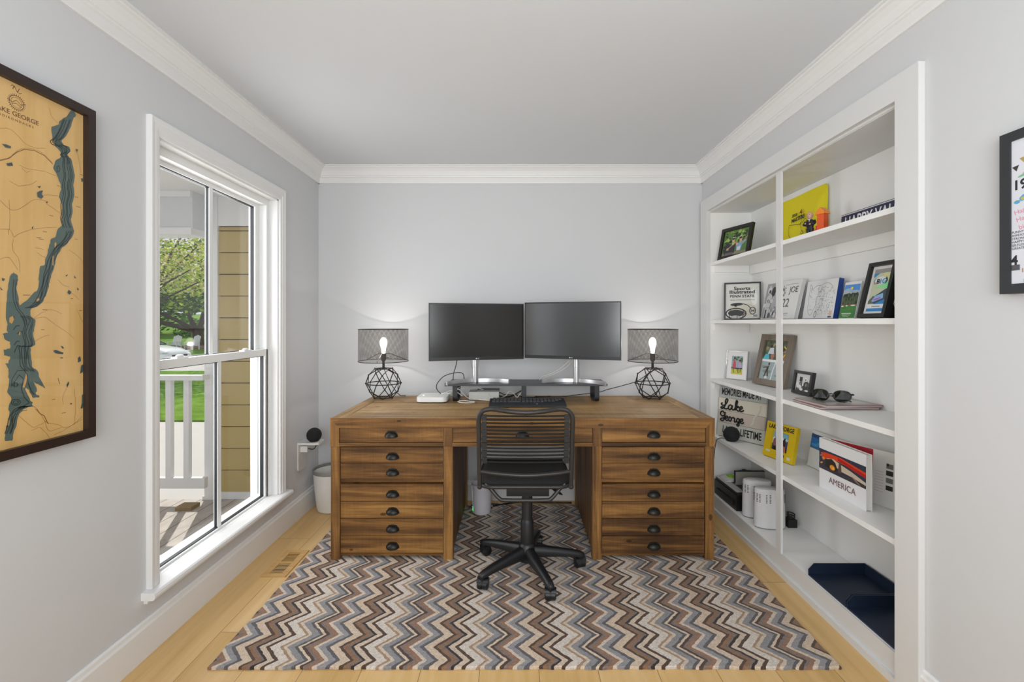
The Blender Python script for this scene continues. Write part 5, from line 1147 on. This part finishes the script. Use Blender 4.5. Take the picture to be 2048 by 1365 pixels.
items = [('#7fb3c8', rect(0, .55, 1, 1)), ('#d5e4ea', [ell(.5, .62, .5, .12), rect(0, .5, 1, .62)]), ('#3f4a44', rect(0, 0, 1, .34)), ('#8a5566', [ell(.16, .42, .13, .22), ell(.46, .40, .14, .22)]), ('#3a2b2b', [ell(.70, .44, .11, .24), ell(.2, .68, .06, .06)]), ('#4f4a78', [ell(.88, .40, .09, .2)]), ('#c5744e', [[(.6, 0), (.85, 0), (.78, .3), (.66, .3)]]), ('#241f22', [ell(.46, .63, .06, .05), ell(.72, .70, .05, .05), rect(.1, 0, .3, .2), rect(.85, 0, 1, .2)])]
yf = framed('picture_frame', 'bright yellow wooden lake souvenir frame with group photo', 'picture frame', (1.490, 2.604), radians(-76), .212, .202, .022, .048, .20, wood('yellowpaint', [(.2, '#6f5418'), (.34, '#cfae12'), (.8, '#d9bb1c')], 'X', grain=10, along=4, knots=False), items, z=S5, easel=True)
lettering('LAKE GEORGE', .034, Ki, yf, (0, -.0226, .177), 'title', extrude=.0003, bold=.001, sx=.8)
art(yf, 'badges', [('#cfccb4', [rect(-.085, .028, -.055, .040), rect(.065, .014, .088, .030)]), ('#2d2616', [rect(-.01+.012*k, .020, -.002+.012*k, .034) for k in range(5)])], y=-.0224)
bb = leaner('travel_book', 'book with blue water cover leaning behind the white landscape book', 'book', (1.606, 2.365), -pi/2, .292, .196, .016, .16, '#d9dad6', z=S5)
items = [('#2a6fb0', rect(-.145, .10, .145, .178)), ('#174a86', [rect(-.145, .158, .145, .178)]), ('#3f93c4', [ell(-.11+.045*k, .12+.012*(k % 3), .03, .008) for k in range(6)]), ('#1d3f5e', [ell(-.12, .165, .02, .006), ell(.05, .17, .06, .004)]), ('#5a6f78', rect(-.145, .10, .145, .106))]
art(bb, 'cover_print', items, y=-.0163)
am = leaner('photo_book', 'upright white landscape book titled in capitals with red sunrise arch', 'book', (1.457, 2.040), -pi/2, .292, .236, .026, .0, '#e3e3e4', z=S5)
items = [('#33384a', rect(-.146, .092, .146, .186)), ('#d8421e', [[(-.135, .168), (-.10, .176), (.0, .178), (.146, .160), (.146, .140), (.05, .152), (-.05, .158), (-.095, .150), (-.12, .135)]]), ('#b5201c', [[(-.02, .174), (.146, .150), (.146, .136), (.06, .148), (-.02, .162)]]), ('#c9b9a2', [[(-.095, .150), (-.05, .160), (0, .148), (.06, .138), (.146, .118), (.146, .106), (.05, .116), (.0, .118)]]), ('#2c2620', [[(-.10, .145), (-.06, .157), (-.035, .145), (-.02, .115), (-.06, .100), (-.10, .110)]]), ('#e08a2a', [ell(-.055, .118, .018, .012), ell(-.115, .145, .010, .006), ell(-.13, .12, .012, .004, 8, .5)]), ('#f0b44a', [ell(-.05, .116, .008, .006)]), ('#5a4a3f', [[(-.01, .16), (.0, .16), (.005, .11), (-.02, .11)]]), ('#3f3a40', [[(-.146, .094), (.146, .094), (.146, .104), (.05, .112), (-.02, .100), (-.146, .118)]]), ('#8f7a66', [[(.06, .118), (.1, .098), (.12, .096), (.08, .116)], ell(-.13, .155, .010, .004, 8, .4)])]
art(am, 'cover_print', items, y=-.0263)
lettering('AMERICA', .040, plain('#7d5a5e', .5), am, (.006, -.0278, .055), 'title', extrude=.0001)
rb = leaner('history_book', 'tilted white and red book behind the sunrise book', 'book', (1.536, 2.028), radians(-69.7), .286, .235, .012, .05, '#d8d6d2', z=S5)
items = [('#a8202c', rect(-.142, .01, .045, .233)), ('#dcdad6', rect(.045, 0, .143, .235)), ('#6e6c69', [rect(.098, .165, .125, .186), rect(.098, .105, .125, .126)]), ('#2a2a2a', [rect(.098, .136, .125, .157), rect(.098, .074, .125, .094), rect(.100, .175, .108, .187)]), ('#c3a9a9', [rect(.055, .06+.012*k, .088, .062+.012*k) for k in range(8)])]
art(rb, 'cover_print', items, y=-.0123)
# --- bottom deck
DK = .1106
pr = thing('printer', 'black printer at the far end of the bottom shelf', 'printer', (1.52, 3.03, DK))
M_prn = plain('#141416', .35, var=.08)
mb = MB(); mb.box(1.392, 2.875, DK, 1.640, 3.19, DK+.098); mb.bevel(.006, 2); mb.build('body', M_prn, pr, True)
mb = MB(); mb.box(1.400, 2.880, DK+.0982, 1.636, 3.185, DK+.116); mb.bevel(.004, 1); mb.build('top_cover', plain('#2c2b2d', .35), pr, True)
mb = MB(); mb.box(1.398, 2.884, DK+.1162, 1.450, 3.18, DK+.118); mb.build('control_strip', plain('#b5b3b2', .4), pr, True)
mb = MB(); mb.box(1.384, 2.92, DK+.02, 1.3918, 3.15, DK+.05); mb.build('output_tray', plain('#222224', .5), pr, True)
bd = thing('laptop', 'grey closed laptop standing on edge across the printer', 'laptop', (1.535, 3.02, DK+.118))
mb = MB(); mb.box(1.452, 3.010, DK+.1182, 1.645, 3.026, DK+.205); mb.bevel(.006, 2); mb.build('case', plain('#96958d', .45), bd, True)
mb = MB(); mb.box(1.4495, 3.008, DK+.1285, 1.4518, 3.028, DK+.2045); mb.box(1.4495, 3.008, DK+.2052, 1.645, 3.028, DK+.2085); mb.build('edge', plain('#1c1b18', .5), bd, True)
pp = thing('paper_stack', 'loose white papers lying on the printer', 'papers', (1.48, 3.12, DK+.1182))
for k in range(4):
    m = MB(); M = Matrix.Translation((1.486+.004*k, 3.112, DK+.1185+.004*k)) @ Matrix.Rotation(.08*k-.1, 4, 'Z'); m.box(-.068, -.052, 0, .068, .055, .0035, 0, M); m.build('sheet', plain('#d9d7d4', .7), pp, True)
mb = MB(); mb.box(1.452, 3.10, DK+.1346, 1.492, 3.145, DK+.144); mb.bevel(.001, 1)
solo(mb, 'notepad', plain('#86c22a', .6), 'lime green sticky note pad on the white papers', 'notepad', (1.472, 3.12, DK+.1346))
pch = thing('patterned_pouch', 'teal leaf-patterned pouch behind the papers on the printer', 'pouch', (1.58, 3.12, DK+.118))
mb = MB(); mb.loft([[(1.585+a, 3.115+c, DK+z) for a, c in rrect(0, 0, .058*f, .058*f, .02*f)] for z, f in ((.1185, .95), (.13, 1), (.155, .98), (.168, .8), (.172, .4))]); mb.build('body', plain('#3f7a72', .7, var=.5, scale=45), pch, True, smooth=60)
mb = MB()
for k in range(7):
    a, c = 1.55+.014*(k % 4)+.005*rn.random(), 3.07+.03*(k//2)
    mb.ball((a, c, DK+.170), .012, 8, 0, (1.4, .7, .3))
mb.build('leaf_pattern', plain('#2f6a44', .7), pch, True)
def mesh_router(x, y, label, rot):
    T = thing('mesh_router', label, 'router', (x, y, DK), (0, 0, rot), group='two white mesh routers')
    m = MB(); ox, oy = .086, .040
    def oval(f, z): return [(ox*f*cos(q)*(1 if abs(cos(q)) < 2 else 1), oy*f*sin(q)*(1+.12*abs(sin(2*q))), z) for q in [2*pi*i/40 for i in range(40)]]
    m.loft([oval(.97, .006), oval(1.0, .012), oval(.985, .10), oval(.955, .215), oval(.93, .224), oval(.85, .227)]); b_ = m.build('shell', plain('#dcdcdd', .35), T, smooth=40)
    m = MB(); m.loft([oval(.93, 0), oval(.95, .006)]); m.build('foot_ring', plain('#8f8f92', .4), T)
    m = MB()
    for k in range(26):
        q = 2*pi*k/26
        if k % 3 == 2: continue
        for r_ in range(6):
            z = .196-.0085*r_; f = .963
            px_, py_ = ox*f*cos(q), oy*f*sin(q)*(1+.12*abs(sin(2*q))); nn = Vector((cos(q)/ox, sin(q)/oy, 0)).normalized(); tt = Vector((-nn.y, nn.x, 0))
            M = Matrix.Translation((px_, py_, z)) @ Matrix(((tt.x, nn.x, 0, 0), (tt.y, nn.y, 0, 0), (0, 0, 1, 0), (0, 0, 0, 1)))
            m.box(-.0036, -.004, -.0016, .0036, .0022, .0016, 0, M)
    m.build('vent_slots', plain('#3c3d40', .6), T)
    m = MB(); m.box(-.055, -.0325, .030, -.0535, -.0305, .042); m.build('emblem', plain('#8a8a8c', .5), T)
    return T
mesh_router(1.478, 2.655, 'front white mesh router on the bottom shelf, behind the center post', radians(-8))
mesh_router(1.482, 2.800, 'rear white mesh router on the bottom shelf, touching the printer', radians(-8))
ad = thing('power_adapter', 'black power adapter with coiled cord behind the front mesh router', 'adapter', (1.605, 2.665, DK))
mb = MB(); mb.box(1.580, 2.640, DK, 1.632, 2.685, DK+.045); mb.bevel(.005, 2); mb.build('brick', plain('#151515', .45), ad, True)
mb = MB(); mb.tube(catmull([(1.606+.020*cos(q), 2.66+.020*sin(q), DK+.0475+.0021*q) for q in [i*.7 for i in range(24)]], 2), .0032, 6); mb.build('cord', M_bcab, ad, True, smooth=60)
def tray(y0, y1, label):
    T = thing('letter_tray', label, 'tray', (1.51, (y0+y1)/2, DK), group='two navy letter trays')
    Mn = plain('#18253a', .5, var=.06)
    x0, x1, h, t = 1.380, 1.648, .056, .005
    m = MB(); m.box(x0, y0, DK, x1, y1, DK+.006); m.build('base', Mn, T, True)
    for a in (y0, y1-t):
        m = MB(); m.prism([(x0, DK+.006), (x1, DK+.006), (x1, DK+h), (x0+.026, DK+h), (x0, DK+.028)], 'y', a, a+t); m.build('side_wall', Mn, T, True)
    m = MB(); m.box(x1-t, y0+t, DK+.006, x1, y1-t, DK+h); m.build('back_wall', Mn, T, True)
    return T
tray(1.905, 2.150, 'farther navy letter tray, nearer the center post')
tray(1.655, 1.900, 'nearer navy letter tray at the right end of the bottom shelf')
# ------------------------------------------------------------------ porch and garden
M_pw = plain('#e6e6e6', .5, var=.015)
M_out = plain('#d9d9d9', .6)
def siding_mat(): return plain('#b8a36c', .7, var=.03, scale=14, bump=.1, bscale=120)
HX = XL-.15
def deck_mat():
    m, nt, out = new_mat('m_porch_boards')
    p = node(nt, 'ShaderNodeBsdfPrincipled', i_Roughness=.7)
    tc = node(nt, 'ShaderNodeTexCoord'); sp = node(nt, 'ShaderNodeSeparateXYZ'); nt.links.new(tc.outputs['Object'], sp.inputs[0])
    fu = math_n(nt, 'FRACT', math_n(nt, 'DIVIDE', math_n(nt, 'ADD', sp.outputs[0], 30.0), .14))
    seam = math_n(nt, 'LESS_THAN', fu, .05)
    nz = node(nt, 'ShaderNodeTexNoise', i_Scale=14.0); nt.links.new(tc.outputs['Object'], nz.inputs['Vector'])
    r = ramp_node(nt, [(.3, '#aba39b'), (.7, '#bdb5ae')]); nt.links.new(nz.outputs['Fac'], r.inputs[0])
    mx = node(nt, 'ShaderNodeMix', data_type='RGBA'); mx.inputs[7].default_value = lin('#6c645e'); nt.links.new(seam, mx.inputs[0]); nt.links.new(r.outputs[0], mx.inputs[6])
    nt.links.new(mx.outputs[2], p.inputs['Base Color']); nt.links.new(p.outputs[0], out.inputs[0]); return m
PZ = -.135
mb = MB(); mb.box(-3.9, -1.5, PZ-.06, HX, 3.70, PZ)
solo(mb, 'porch_floor', deck_mat(), 'grey plank porch floor outside the window', 'porch floor', kind='structure')
mb = MB(); mb.box(-3.9, -1.5, 2.33, HX, 3.72, 2.38)
solo(mb, 'porch_ceiling', M_pw, 'white porch ceiling outside the window', 'porch ceiling', kind='structure')
bm_ = thing('porch_beam', 'white beam across the end of the porch above the railing', 'beam', (-3.0, 3.6, 1.99), kind='structure')
mb = MB(); mb.box(-3.9, 3.56, 2.045, -2.531, 3.70, 2.3295); mb.build('fascia', plain('#d4d6d8', .6), bm_, True)
mb = MB(); mb.box(-3.9, 3.545, 1.992, -2.531, 3.715, 2.0445); mb.box(-3.9, 3.535, 2.285, -2.531, 3.5595, 2.329); mb.build('molding', M_pw, bm_, True)
# bump-out wall clad with lap siding
sw = thing('wall_siding', 'tan lap-sided house wall across the porch with white corner board', 'house wall', (-1.95, 3.75, -.1), kind='structure')
mb = MB(); mb.box(-2.52, 3.735, -.6, HX-.001, 3.95, 2.6); mb.build('shadow_sheathing', plain('#3d3524', .9), sw, True)  # coloured dark so the lap gaps read as shadow lines
mb = MB(); z = -.075
while z < 2.085:
    z1 = min(z+.1775, 2.09)
    z1 -= .007; mb.prism([(3.734, z), (3.706, z), (3.706, z+.004), (3.716, z1), (3.734, z1)], 'x', -2.425, HX-.002); z += .1775
mb.build('lap_siding', siding_mat(), sw, True)
mb = MB(); mb.box(-2.425, 3.703, 2.091, HX-.002, 3.734, 2.3295); mb.box(-2.425, 3.700, PZ+.001, HX-.002, 3.734, -.076); mb.build('frieze_board', M_pw, sw, True)
mb = MB(); mb.box(-2.53, 3.695, PZ+.001, -2.426, 3.734, 2.3295); mb.box(-2.54, 3.685, PZ+.001, -2.42, 3.694, PZ+.03); mb.build('corner_board', M_pw, sw, True)
rl = thing('porch_railing', 'white porch railing with square balusters outside the window', 'railing', (-2.9, 3.62, PZ))
mb = MB(); mb.box(-3.85, 3.585, .846, -2.468, 3.665, .884); mb.bevel(.004, 1); mb.build('top_rail', M_pw, rl, True)
mb = MB(); mb.box(-3.85, 3.605, -.014, -2.468, 3.645, .069); mb.build('bottom_rail', M_pw, rl, True)
for k in range(9):
    x = -2.615-.1425*k; mb = MB(); mb.box(x-.021, 3.606, .0691, x+.021, 3.644, .8459); mb.build('baluster', M_pw, rl, True)
mb = MB(); mb.box(-3.9, 3.57, PZ, -3.851, 3.68, 1.9915); mb.build('post', M_pw, rl, True)
mb = MB(); mb.box(-2.60, 3.47, PZ, -2.478, 3.57, PZ+.028); mb.bevel(.003, 1)
solo(mb, 'step_board', plain('#8d7a58', .7), 'tan board lying on the porch floor by the corner post', 'board', (-2.54, 3.52, PZ))
# ground
GZ = -.60
def grass_mat():
    m, nt, out = new_mat('m_lawn')
    p = node(nt, 'ShaderNodeBsdfPrincipled', i_Roughness=.9); p.inputs['Specular IOR Level'].default_value = .1
    tc = node(nt, 'ShaderNodeTexCoord')
    n1 = node(nt, 'ShaderNodeTexNoise', i_Scale=1.5, i_Detail=6.0, i_Roughness=.7); nt.links.new(tc.outputs['Object'], n1.inputs['Vector'])
    r = ramp_node(nt, [(.3, '#3f651d'), (.5, '#638c2c'), (.7, '#86a944')]); nt.links.new(n1.outputs['Fac'], r.inputs[0])
    nt.links.new(r.outputs[0], p.inputs['Base Color'])
    b = node(nt, 'ShaderNodeBump', i_Strength=.8, i_Distance=.05); n2 = node(nt, 'ShaderNodeTexNoise', i_Scale=40.0); nt.links.new(tc.outputs['Object'], n2.inputs['Vector'])
    nt.links.new(n2.outputs['Fac'], b.inputs['Height']); nt.links.new(b.outputs['Normal'], p.inputs['Normal']); nt.links.new(p.outputs[0], out.inputs[0]); return m
def leaf(col):
    m, nt, out = new_mat('m_leaf'+col.strip('#'))
    d = node(nt, 'ShaderNodeBsdfDiffuse'); t = node(nt, 'ShaderNodeBsdfTranslucent')
    tc = node(nt, 'ShaderNodeTexCoord'); nz = node(nt, 'ShaderNodeTexNoise', i_Scale=1.2); nt.links.new(tc.outputs['Object'], nz.inputs['Vector'])
    c = lin(col); r = ramp_node(nt, [(.3, col), (.7, col)]); r.color_ramp.elements[0].color = tuple(v*.8 for v in c[:3])+(1,)
    nt.links.new(nz.outputs['Fac'], r.inputs[0])
    for n in (d, t): nt.links.new(r.outputs[0], n.inputs[0])
    mx = node(nt, 'ShaderNodeMixShader', i_0=.5); nt.links.new(d.outputs[0], mx.inputs[1]); nt.links.new(t.outputs[0], mx.inputs[2]); nt.links.new(mx.outputs[0], out.inputs[0]); return m
M_grass = grass_mat(); M_conc = plain('#bdbab5', .85, var=.05, scale=3); M_road = plain('#b9b7b4', .9, var=.05, scale=2)
mb = MB(); mb.box(-40, -6, GZ-.1, HX-.4, 8.7, GZ)
solo(mb, 'driveway', M_conc, 'pale concrete driveway beyond the porch railing', 'driveway', kind='structure')
mb = MB(); mb.box(-40, 8.7, GZ-.1, 6, 17.6, GZ+.03)
solo(mb, 'front_lawn', M_grass, 'bright green lawn strip beyond the driveway', 'lawn', kind='structure')
mb = MB(); mb.box(-60, 17.6, GZ-.1, 10, 25.5, GZ)
solo(mb, 'street', M_road, 'pale street beyond the lawn', 'street', kind='structure')
mb = MB(); mb.prism([(25.5, GZ-.1), (25.5, GZ+.05), (40, GZ+.05), (62, GZ+1.1), (90, GZ+3.5), (90, GZ-.1)], 'x', -90, 20)
solo(mb, 'far_lawn', M_grass, 'sunlit lawn across the street', 'lawn', kind='structure')
def foliage(name, parent, c, rad, n, size, mats, seed, flat=.8):
    r = random.Random(seed); m = MB()
    for _ in range(n):
        while True:
            v = Vector((r.uniform(-1, 1), r.uniform(-1, 1), r.uniform(-1, 1)))
            if .25 < v.length < 1 and r.random() < .3+.7*v.length: break
        p = Vector(c)+Vector((v.x*rad[0], v.y*rad[1], v.z*rad[2])); s = size*r.uniform(.6, 1.3)
        a = Vector((r.gauss(0, 1), r.gauss(0, 1), r.gauss(0, .5))).normalized(); b = a.orthogonal().normalized()
        b = (Matrix.Rotation(r.uniform(0, 6.28), 3, a) @ b)
        m.face([p-a*s, p-b*s*.5, p+a*s, p+b*s*.5], r.randrange(len(mats)))
    return m.build(name, mats, parent, True)
LG = [leaf('#cbdd5c'), leaf('#e2e184'), leaf('#acc84a'), leaf('#efeabc')]
DG = [leaf('#4f7d2c'), leaf('#6a9a38'), leaf('#3d6526')]
M_bark = plain('#4a3a2c', .9, var=.3, scale=6, bump=.5, bscale=20)
def tree(name, label, c, trunk_r, trunk_h, crown, n, size, mats, seed, branches=(), group='trees across the street'):
    T = thing(name, label, 'tree', c, group=group)
    c = Vector(c); m = MB()
    m.tube(catmull([c+Vector((0,0,-.3)), c+Vector((.05, 0, .3)), c+Vector((0, 0, trunk_h*.7)), c+Vector((.1, 0, trunk_h))], 4), [trunk_r*1.7]*2+[trunk_r*1.25]*2+[trunk_r]*9, 12)
    for br in branches:
        P = catmull([c+Vector((0, 0, trunk_h*.75))]+[c+Vector(q) for q in br], 4); k = len(P)
        m.tube(P, [trunk_r*.5*(1-.75*i/k) for i in range(k)], 8)
    m.build('trunk', M_bark, T, True, smooth=60)
    for i, (off, rad, nn) in enumerate(crown): foliage('foliage', T, c+Vector(off), rad, nn, size, mats, seed+i)
    return T
tree('shade_tree', 'spreading maple with thick dark trunk on the lawn across the street', (-23.4, 33.5, GZ+.05), .34, 1.5,
     [((0, 0, 5.2), (6.5, 5, 2.6), 5200), ((-3.5, -2, 4.2), (3.5, 3, 1.6), 1500), ((1.0, -2.0, 3.4), (2.6, 2.2, .9), 600)], 0, .20, DG+LG[:1], 21,
     [((-1.2, -.5, 2.0), (-2.6, -1, 2.7), (-4.2, -1.4, 3.4)), ((-.6, 0, 2.2), (-1.2, 0, 3.6), (-2.0, .3, 5.0)), ((.7, -.3, 2.2), (1.5, -.5, 3.2), (2.6, -.6, 4.2)), ((.2, .3, 2.6), (.4, .4, 4.0), (.3, .5, 6)), ((-2.0, -1.2, 1.9), (-3.4, -2, 2.0), (-5, -2.8, 2.5))])
tree('flowering_tree', 'pale yellow-green blossoming tree in front of the maple', (-13.9, 17.0, GZ+.03), .14, 1.6,
     [((1.2, 0, 5.3), (2.6, 2.0, 2.4), 5200), ((1.9, -.2, 3.6), (1.6, 1.5, .8), 900)], 0, .075, LG+[leaf('#e0d8b0'), leaf('#b5a874')], 51,
     [((.5, -.3, 2.6), (1.2, -.5, 3.5), (2.4, -.6, 4.6)), ((.5, -.5, 2.2), (1.3, -.7, 2.7), (2.6, -.8, 3.3)), ((.5, 0, 3), (1.0, 0, 4.4), (2.0, 0, 6.0)), ((-.6, 0, 3), (-1.3, 0, 4), (-2, 0, 5)), ((.6, -.6, 2.4), (1.3, -.9, 3.1), (2.5, -1.1, 3.7))])
for k, (x, y, h, r_, lb) in enumerate(((-41, 50, 4, 6, 'leftmost round green tree far behind the maple'), (-56, 62, 6, 8, 'broad green tree far left beyond the lawn'), (-32, 60, 5, 6, 'green tree far behind the maple trunk'), (-14, 78, 6, 7, 'green tree farthest right beyond the lawn'))):
    gz = GZ+.05+max(0, (y-40)*.048)
    tree('background_tree', lb, (x, y, gz), .3, 2, [((0, 0, h), (r_, r_*.7, h*.95), 1500)], 0, .42, DG, 80+k*5)
for k, (x, y, lb) in enumerate(((-33.5, 47, 'left low round shrub on the far lawn'), (-29.5, 48, 'right low round shrub on the far lawn'))):
    T = thing('shrub', lb, 'shrub', (x, y, GZ+.4)); foliage('foliage', T, (x, y, GZ+1.2), (1.8, 1.2, 1.1), 700, .16, DG, 140+k)
mb = MB(); mb.lathe([(2.1, 0), (1.9, .06), (1.0, .14), (.4, .16)], (-23.6, 33.3, GZ+.05), 28, 0, 1.25, .9)
solo(mb, 'mulch_bed', plain('#8a6f66', .95, var=.3, scale=5), 'round mulch bed around the maple trunk', 'mulch', (-23.6, 33.3, GZ+.05), kind='stuff')
def adirondack(x, y, rot, label):
    T = thing('lawn_chair', label, 'chair', (x, y, GZ+.05), (0, 0, rot), group='two white lawn chairs by the maple')
    m = MB()
    for k in range(5): m.box(-.25, -.35+k*.1, .34-k*.025, .25, -.26+k*.1, .36-k*.025)
    m.build('seat', M_pw, T)
    m = MB()
    for k in range(5): m.prism([(-.25+k*.102, .25), (-.16+k*.102, .25), (-.16+k*.102, .95+.05*(2-abs(k-2))), (-.25+k*.102, .95+.05*(2-abs(k-2)))], 'y', 0, .02)
    m.xform(Matrix.Translation((0, .10, 0)) @ Matrix.Rotation(-.35, 4, 'X')); m.build('backrest', M_pw, T)
    for s in (-1, 1):
        m = MB(); m.box(s*.31-.06, -.42, .52, s*.31+.06, .25, .545); m.build('armrest', M_pw, T)
        for yy, hh in ((-.38, .52), (.18, .52)):
            m = MB(); m.box(s*.28-.03, yy, 0, s*.28+.03, yy+.06, hh); m.build('leg', M_pw, T)
adirondack(-22.95, 30.6, .2, 'left white lawn chair near the maple'); adirondack(-21.95, 30.9, -.1, 'right white lawn chair near the maple')
# parked car
CXX, CYY = -16.9, 19.9
car = thing('car', 'silver-white car parked on the street, front end in view', 'car', (CXX, CYY, GZ))
M_car = plain('#dfe3e8', .25, var=.02, coat=.5); M_cg = plain('#20262b', .1)
def ring(x, w, z0, z1, cr):
    return [(CXX+x, CYY+w*a, GZ+z0+(z1-z0)*b) for a, b in ((-1, .15), (-1, .6), (-cr, .96), (-cr*.6, 1), (cr*.6, 1), (cr, .96), (1, .6), (1, .15), (.8, 0), (-.8, 0))]
mb = MB(); mb.loft([ring(-2.25, .80, .35, .80, .7), ring(-2.15, .86, .24, .92, .8), ring(-1.2, .90, .2, .96, .82), ring(0, .90, .2, .95, .82), ring(1.0, .90, .2, .90, .82), ring(1.8, .86, .22, .78, .75), ring(2.12, .80, .26, .66, .65), ring(2.2, .72, .32, .56, .5)]); mb.build('body', M_car, car, True, smooth=50)
mb = MB(); mb.loft([[(CXX+x, CYY+w*a, GZ+z) for a, z in ((-1, .90), (-.8, z1), (.8, z1), (1, .90))] for x, w, z1 in ((-1.9, .80, .93), (-1.2, .82, 1.36), (-.2, .82, 1.42), (.35, .82, 1.32), (1.05, .80, .93))], 0, True, False); mb.build('cabin_glass', M_cg, car, True, smooth=30)
mb = MB(); mb.loft([[(CXX+x, CYY+w*a, GZ+z) for a, z in ((-.83, z1+.005), (-.6, z1+.03), (.6, z1+.03), (.83, z1+.005))] for x, w, z1 in ((-1.25, .82, 1.36), (-.2, .82, 1.42), (.3, .82, 1.33))], 0, True, True); mb.build('roof', M_car, car, True)
for x in (-1.35, 1.35):
    for s in (-1, 1):
        m = MB(); c = Vector((CXX+x, CYY+s*.80, GZ+.32)); m.cyl(c-Vector((0, .11, 0)), c+Vector((0, .11, 0)), .32, seg=24); wl = m.build('wheel', plain('#1b1b1c', .8), car, True, smooth=40)
        m = MB(); m.cyl(c+Vector((0, s*.105, 0)), c+Vector((0, s*.118, 0)), .20, seg=20)
        for q in range(5): a = 2*pi*q/5; m.cyl(c+Vector((.05*cos(a), s*.12, .05*sin(a))), c+Vector((.19*cos(a), s*.12, .19*sin(a))), .025, seg=6)
        m.build('rim', plain('#7c7f84', .3, metal=.7), wl, True)
mb = MB()
for s in (-1, 1): mb.ball((CXX+2.05, CYY+s*.62, GZ+.60), .10, 10, 0, (1.0, 1.4, .6))
mb.build('headlight', plain('#c9d2da', .1), car, True)
mb = MB(); mb.box(CXX+2.12, CYY-.45, GZ+.36, CXX+2.215, CYY+.45, GZ+.50); mb.build('grille', plain('#1f2124', .5), car, True)

# ------------------------------------------------------------------ light, sky, camera
w = bpy.data.worlds.new('sky'); SC.world = w; w.use_nodes = True
nt = w.node_tree
for n in list(nt.nodes): nt.nodes.remove(n)
bg = node(nt, 'ShaderNodeBackground', i_Strength=SKY_S); bg.inputs[0].default_value = (.90, .95, 1.0, 1)
wo = node(nt, 'ShaderNodeOutputWorld'); nt.links.new(bg.outputs[0], wo.inputs[0])
def light(name, kind, loc, aim, energy, color=(1, 1, 1), size=None, size_y=None, **kw):
    l = bpy.data.lights.new(name, kind); l.energy = energy; l.color = color
    if kind == 'AREA':
        l.shape = 'RECTANGLE'; l.size = size; l.size_y = size_y
    for k, v in kw.items(): setattr(l, k, v)
    o = bpy.data.objects.new(name, l); COL.objects.link(o); o.location = loc
    o.rotation_euler = (Vector(aim)-Vector(loc)).to_track_quat('-Z', 'Y').to_euler()
    o['kind'] = 'helper'
    return o
sd = Vector((-.43, .90, 1.19))
light('sun', 'SUN', sd*10, (0, 0, 0), SUN_S, (1.0, .96, .88), angle=.01)
light('rear_fill', 'AREA', (0, YF+.05, 1.35), (0, 5, 1.30), REAR_W, (.97, .985, 1.0), 2.6, 2.1)  # added soft fill across the open rear of the room
light('ceiling_fill', 'AREA', (.0, -.6, 1.5), (.0, 2.5, 2.78), UP_W, (.95, .98, 1.0), 1.8, 1.0)  # added fill aimed up at the far ceiling; no fixture hangs here
light('window_daylight', 'AREA', (XL-.35, 2.3, 1.3), (XL+3, 2.3, 1.0), WIN_W, (.97, .985, 1.0), .95, 1.7)
light('second_window_daylight', 'AREA', (XL-.2, .405, 1.14), (XL+3, .405, 1.0), WIN2_W, (.97, .985, 1.0), .8, 1.6)
cam = bpy.data.cameras.new('camera'); cam.sensor_width = 36; cam.lens = 16.0
cam.shift_x = -8/2048; cam.shift_y = -37.5/2048; cam.clip_start = .02; cam.clip_end = 300
co = bpy.data.objects.new('camera', cam); COL.objects.link(co); co.location = (0, 0, 1.305); co.rotation_euler = (pi/2, 0, 0)
SC.camera = co
SC.view_settings.view_transform = 'Standard'; SC.view_settings.look = 'None'
SC.view_settings.gamma = 1.0; SC.view_settings.use_curve_mapping = False
SC.view_settings.exposure = EXPO
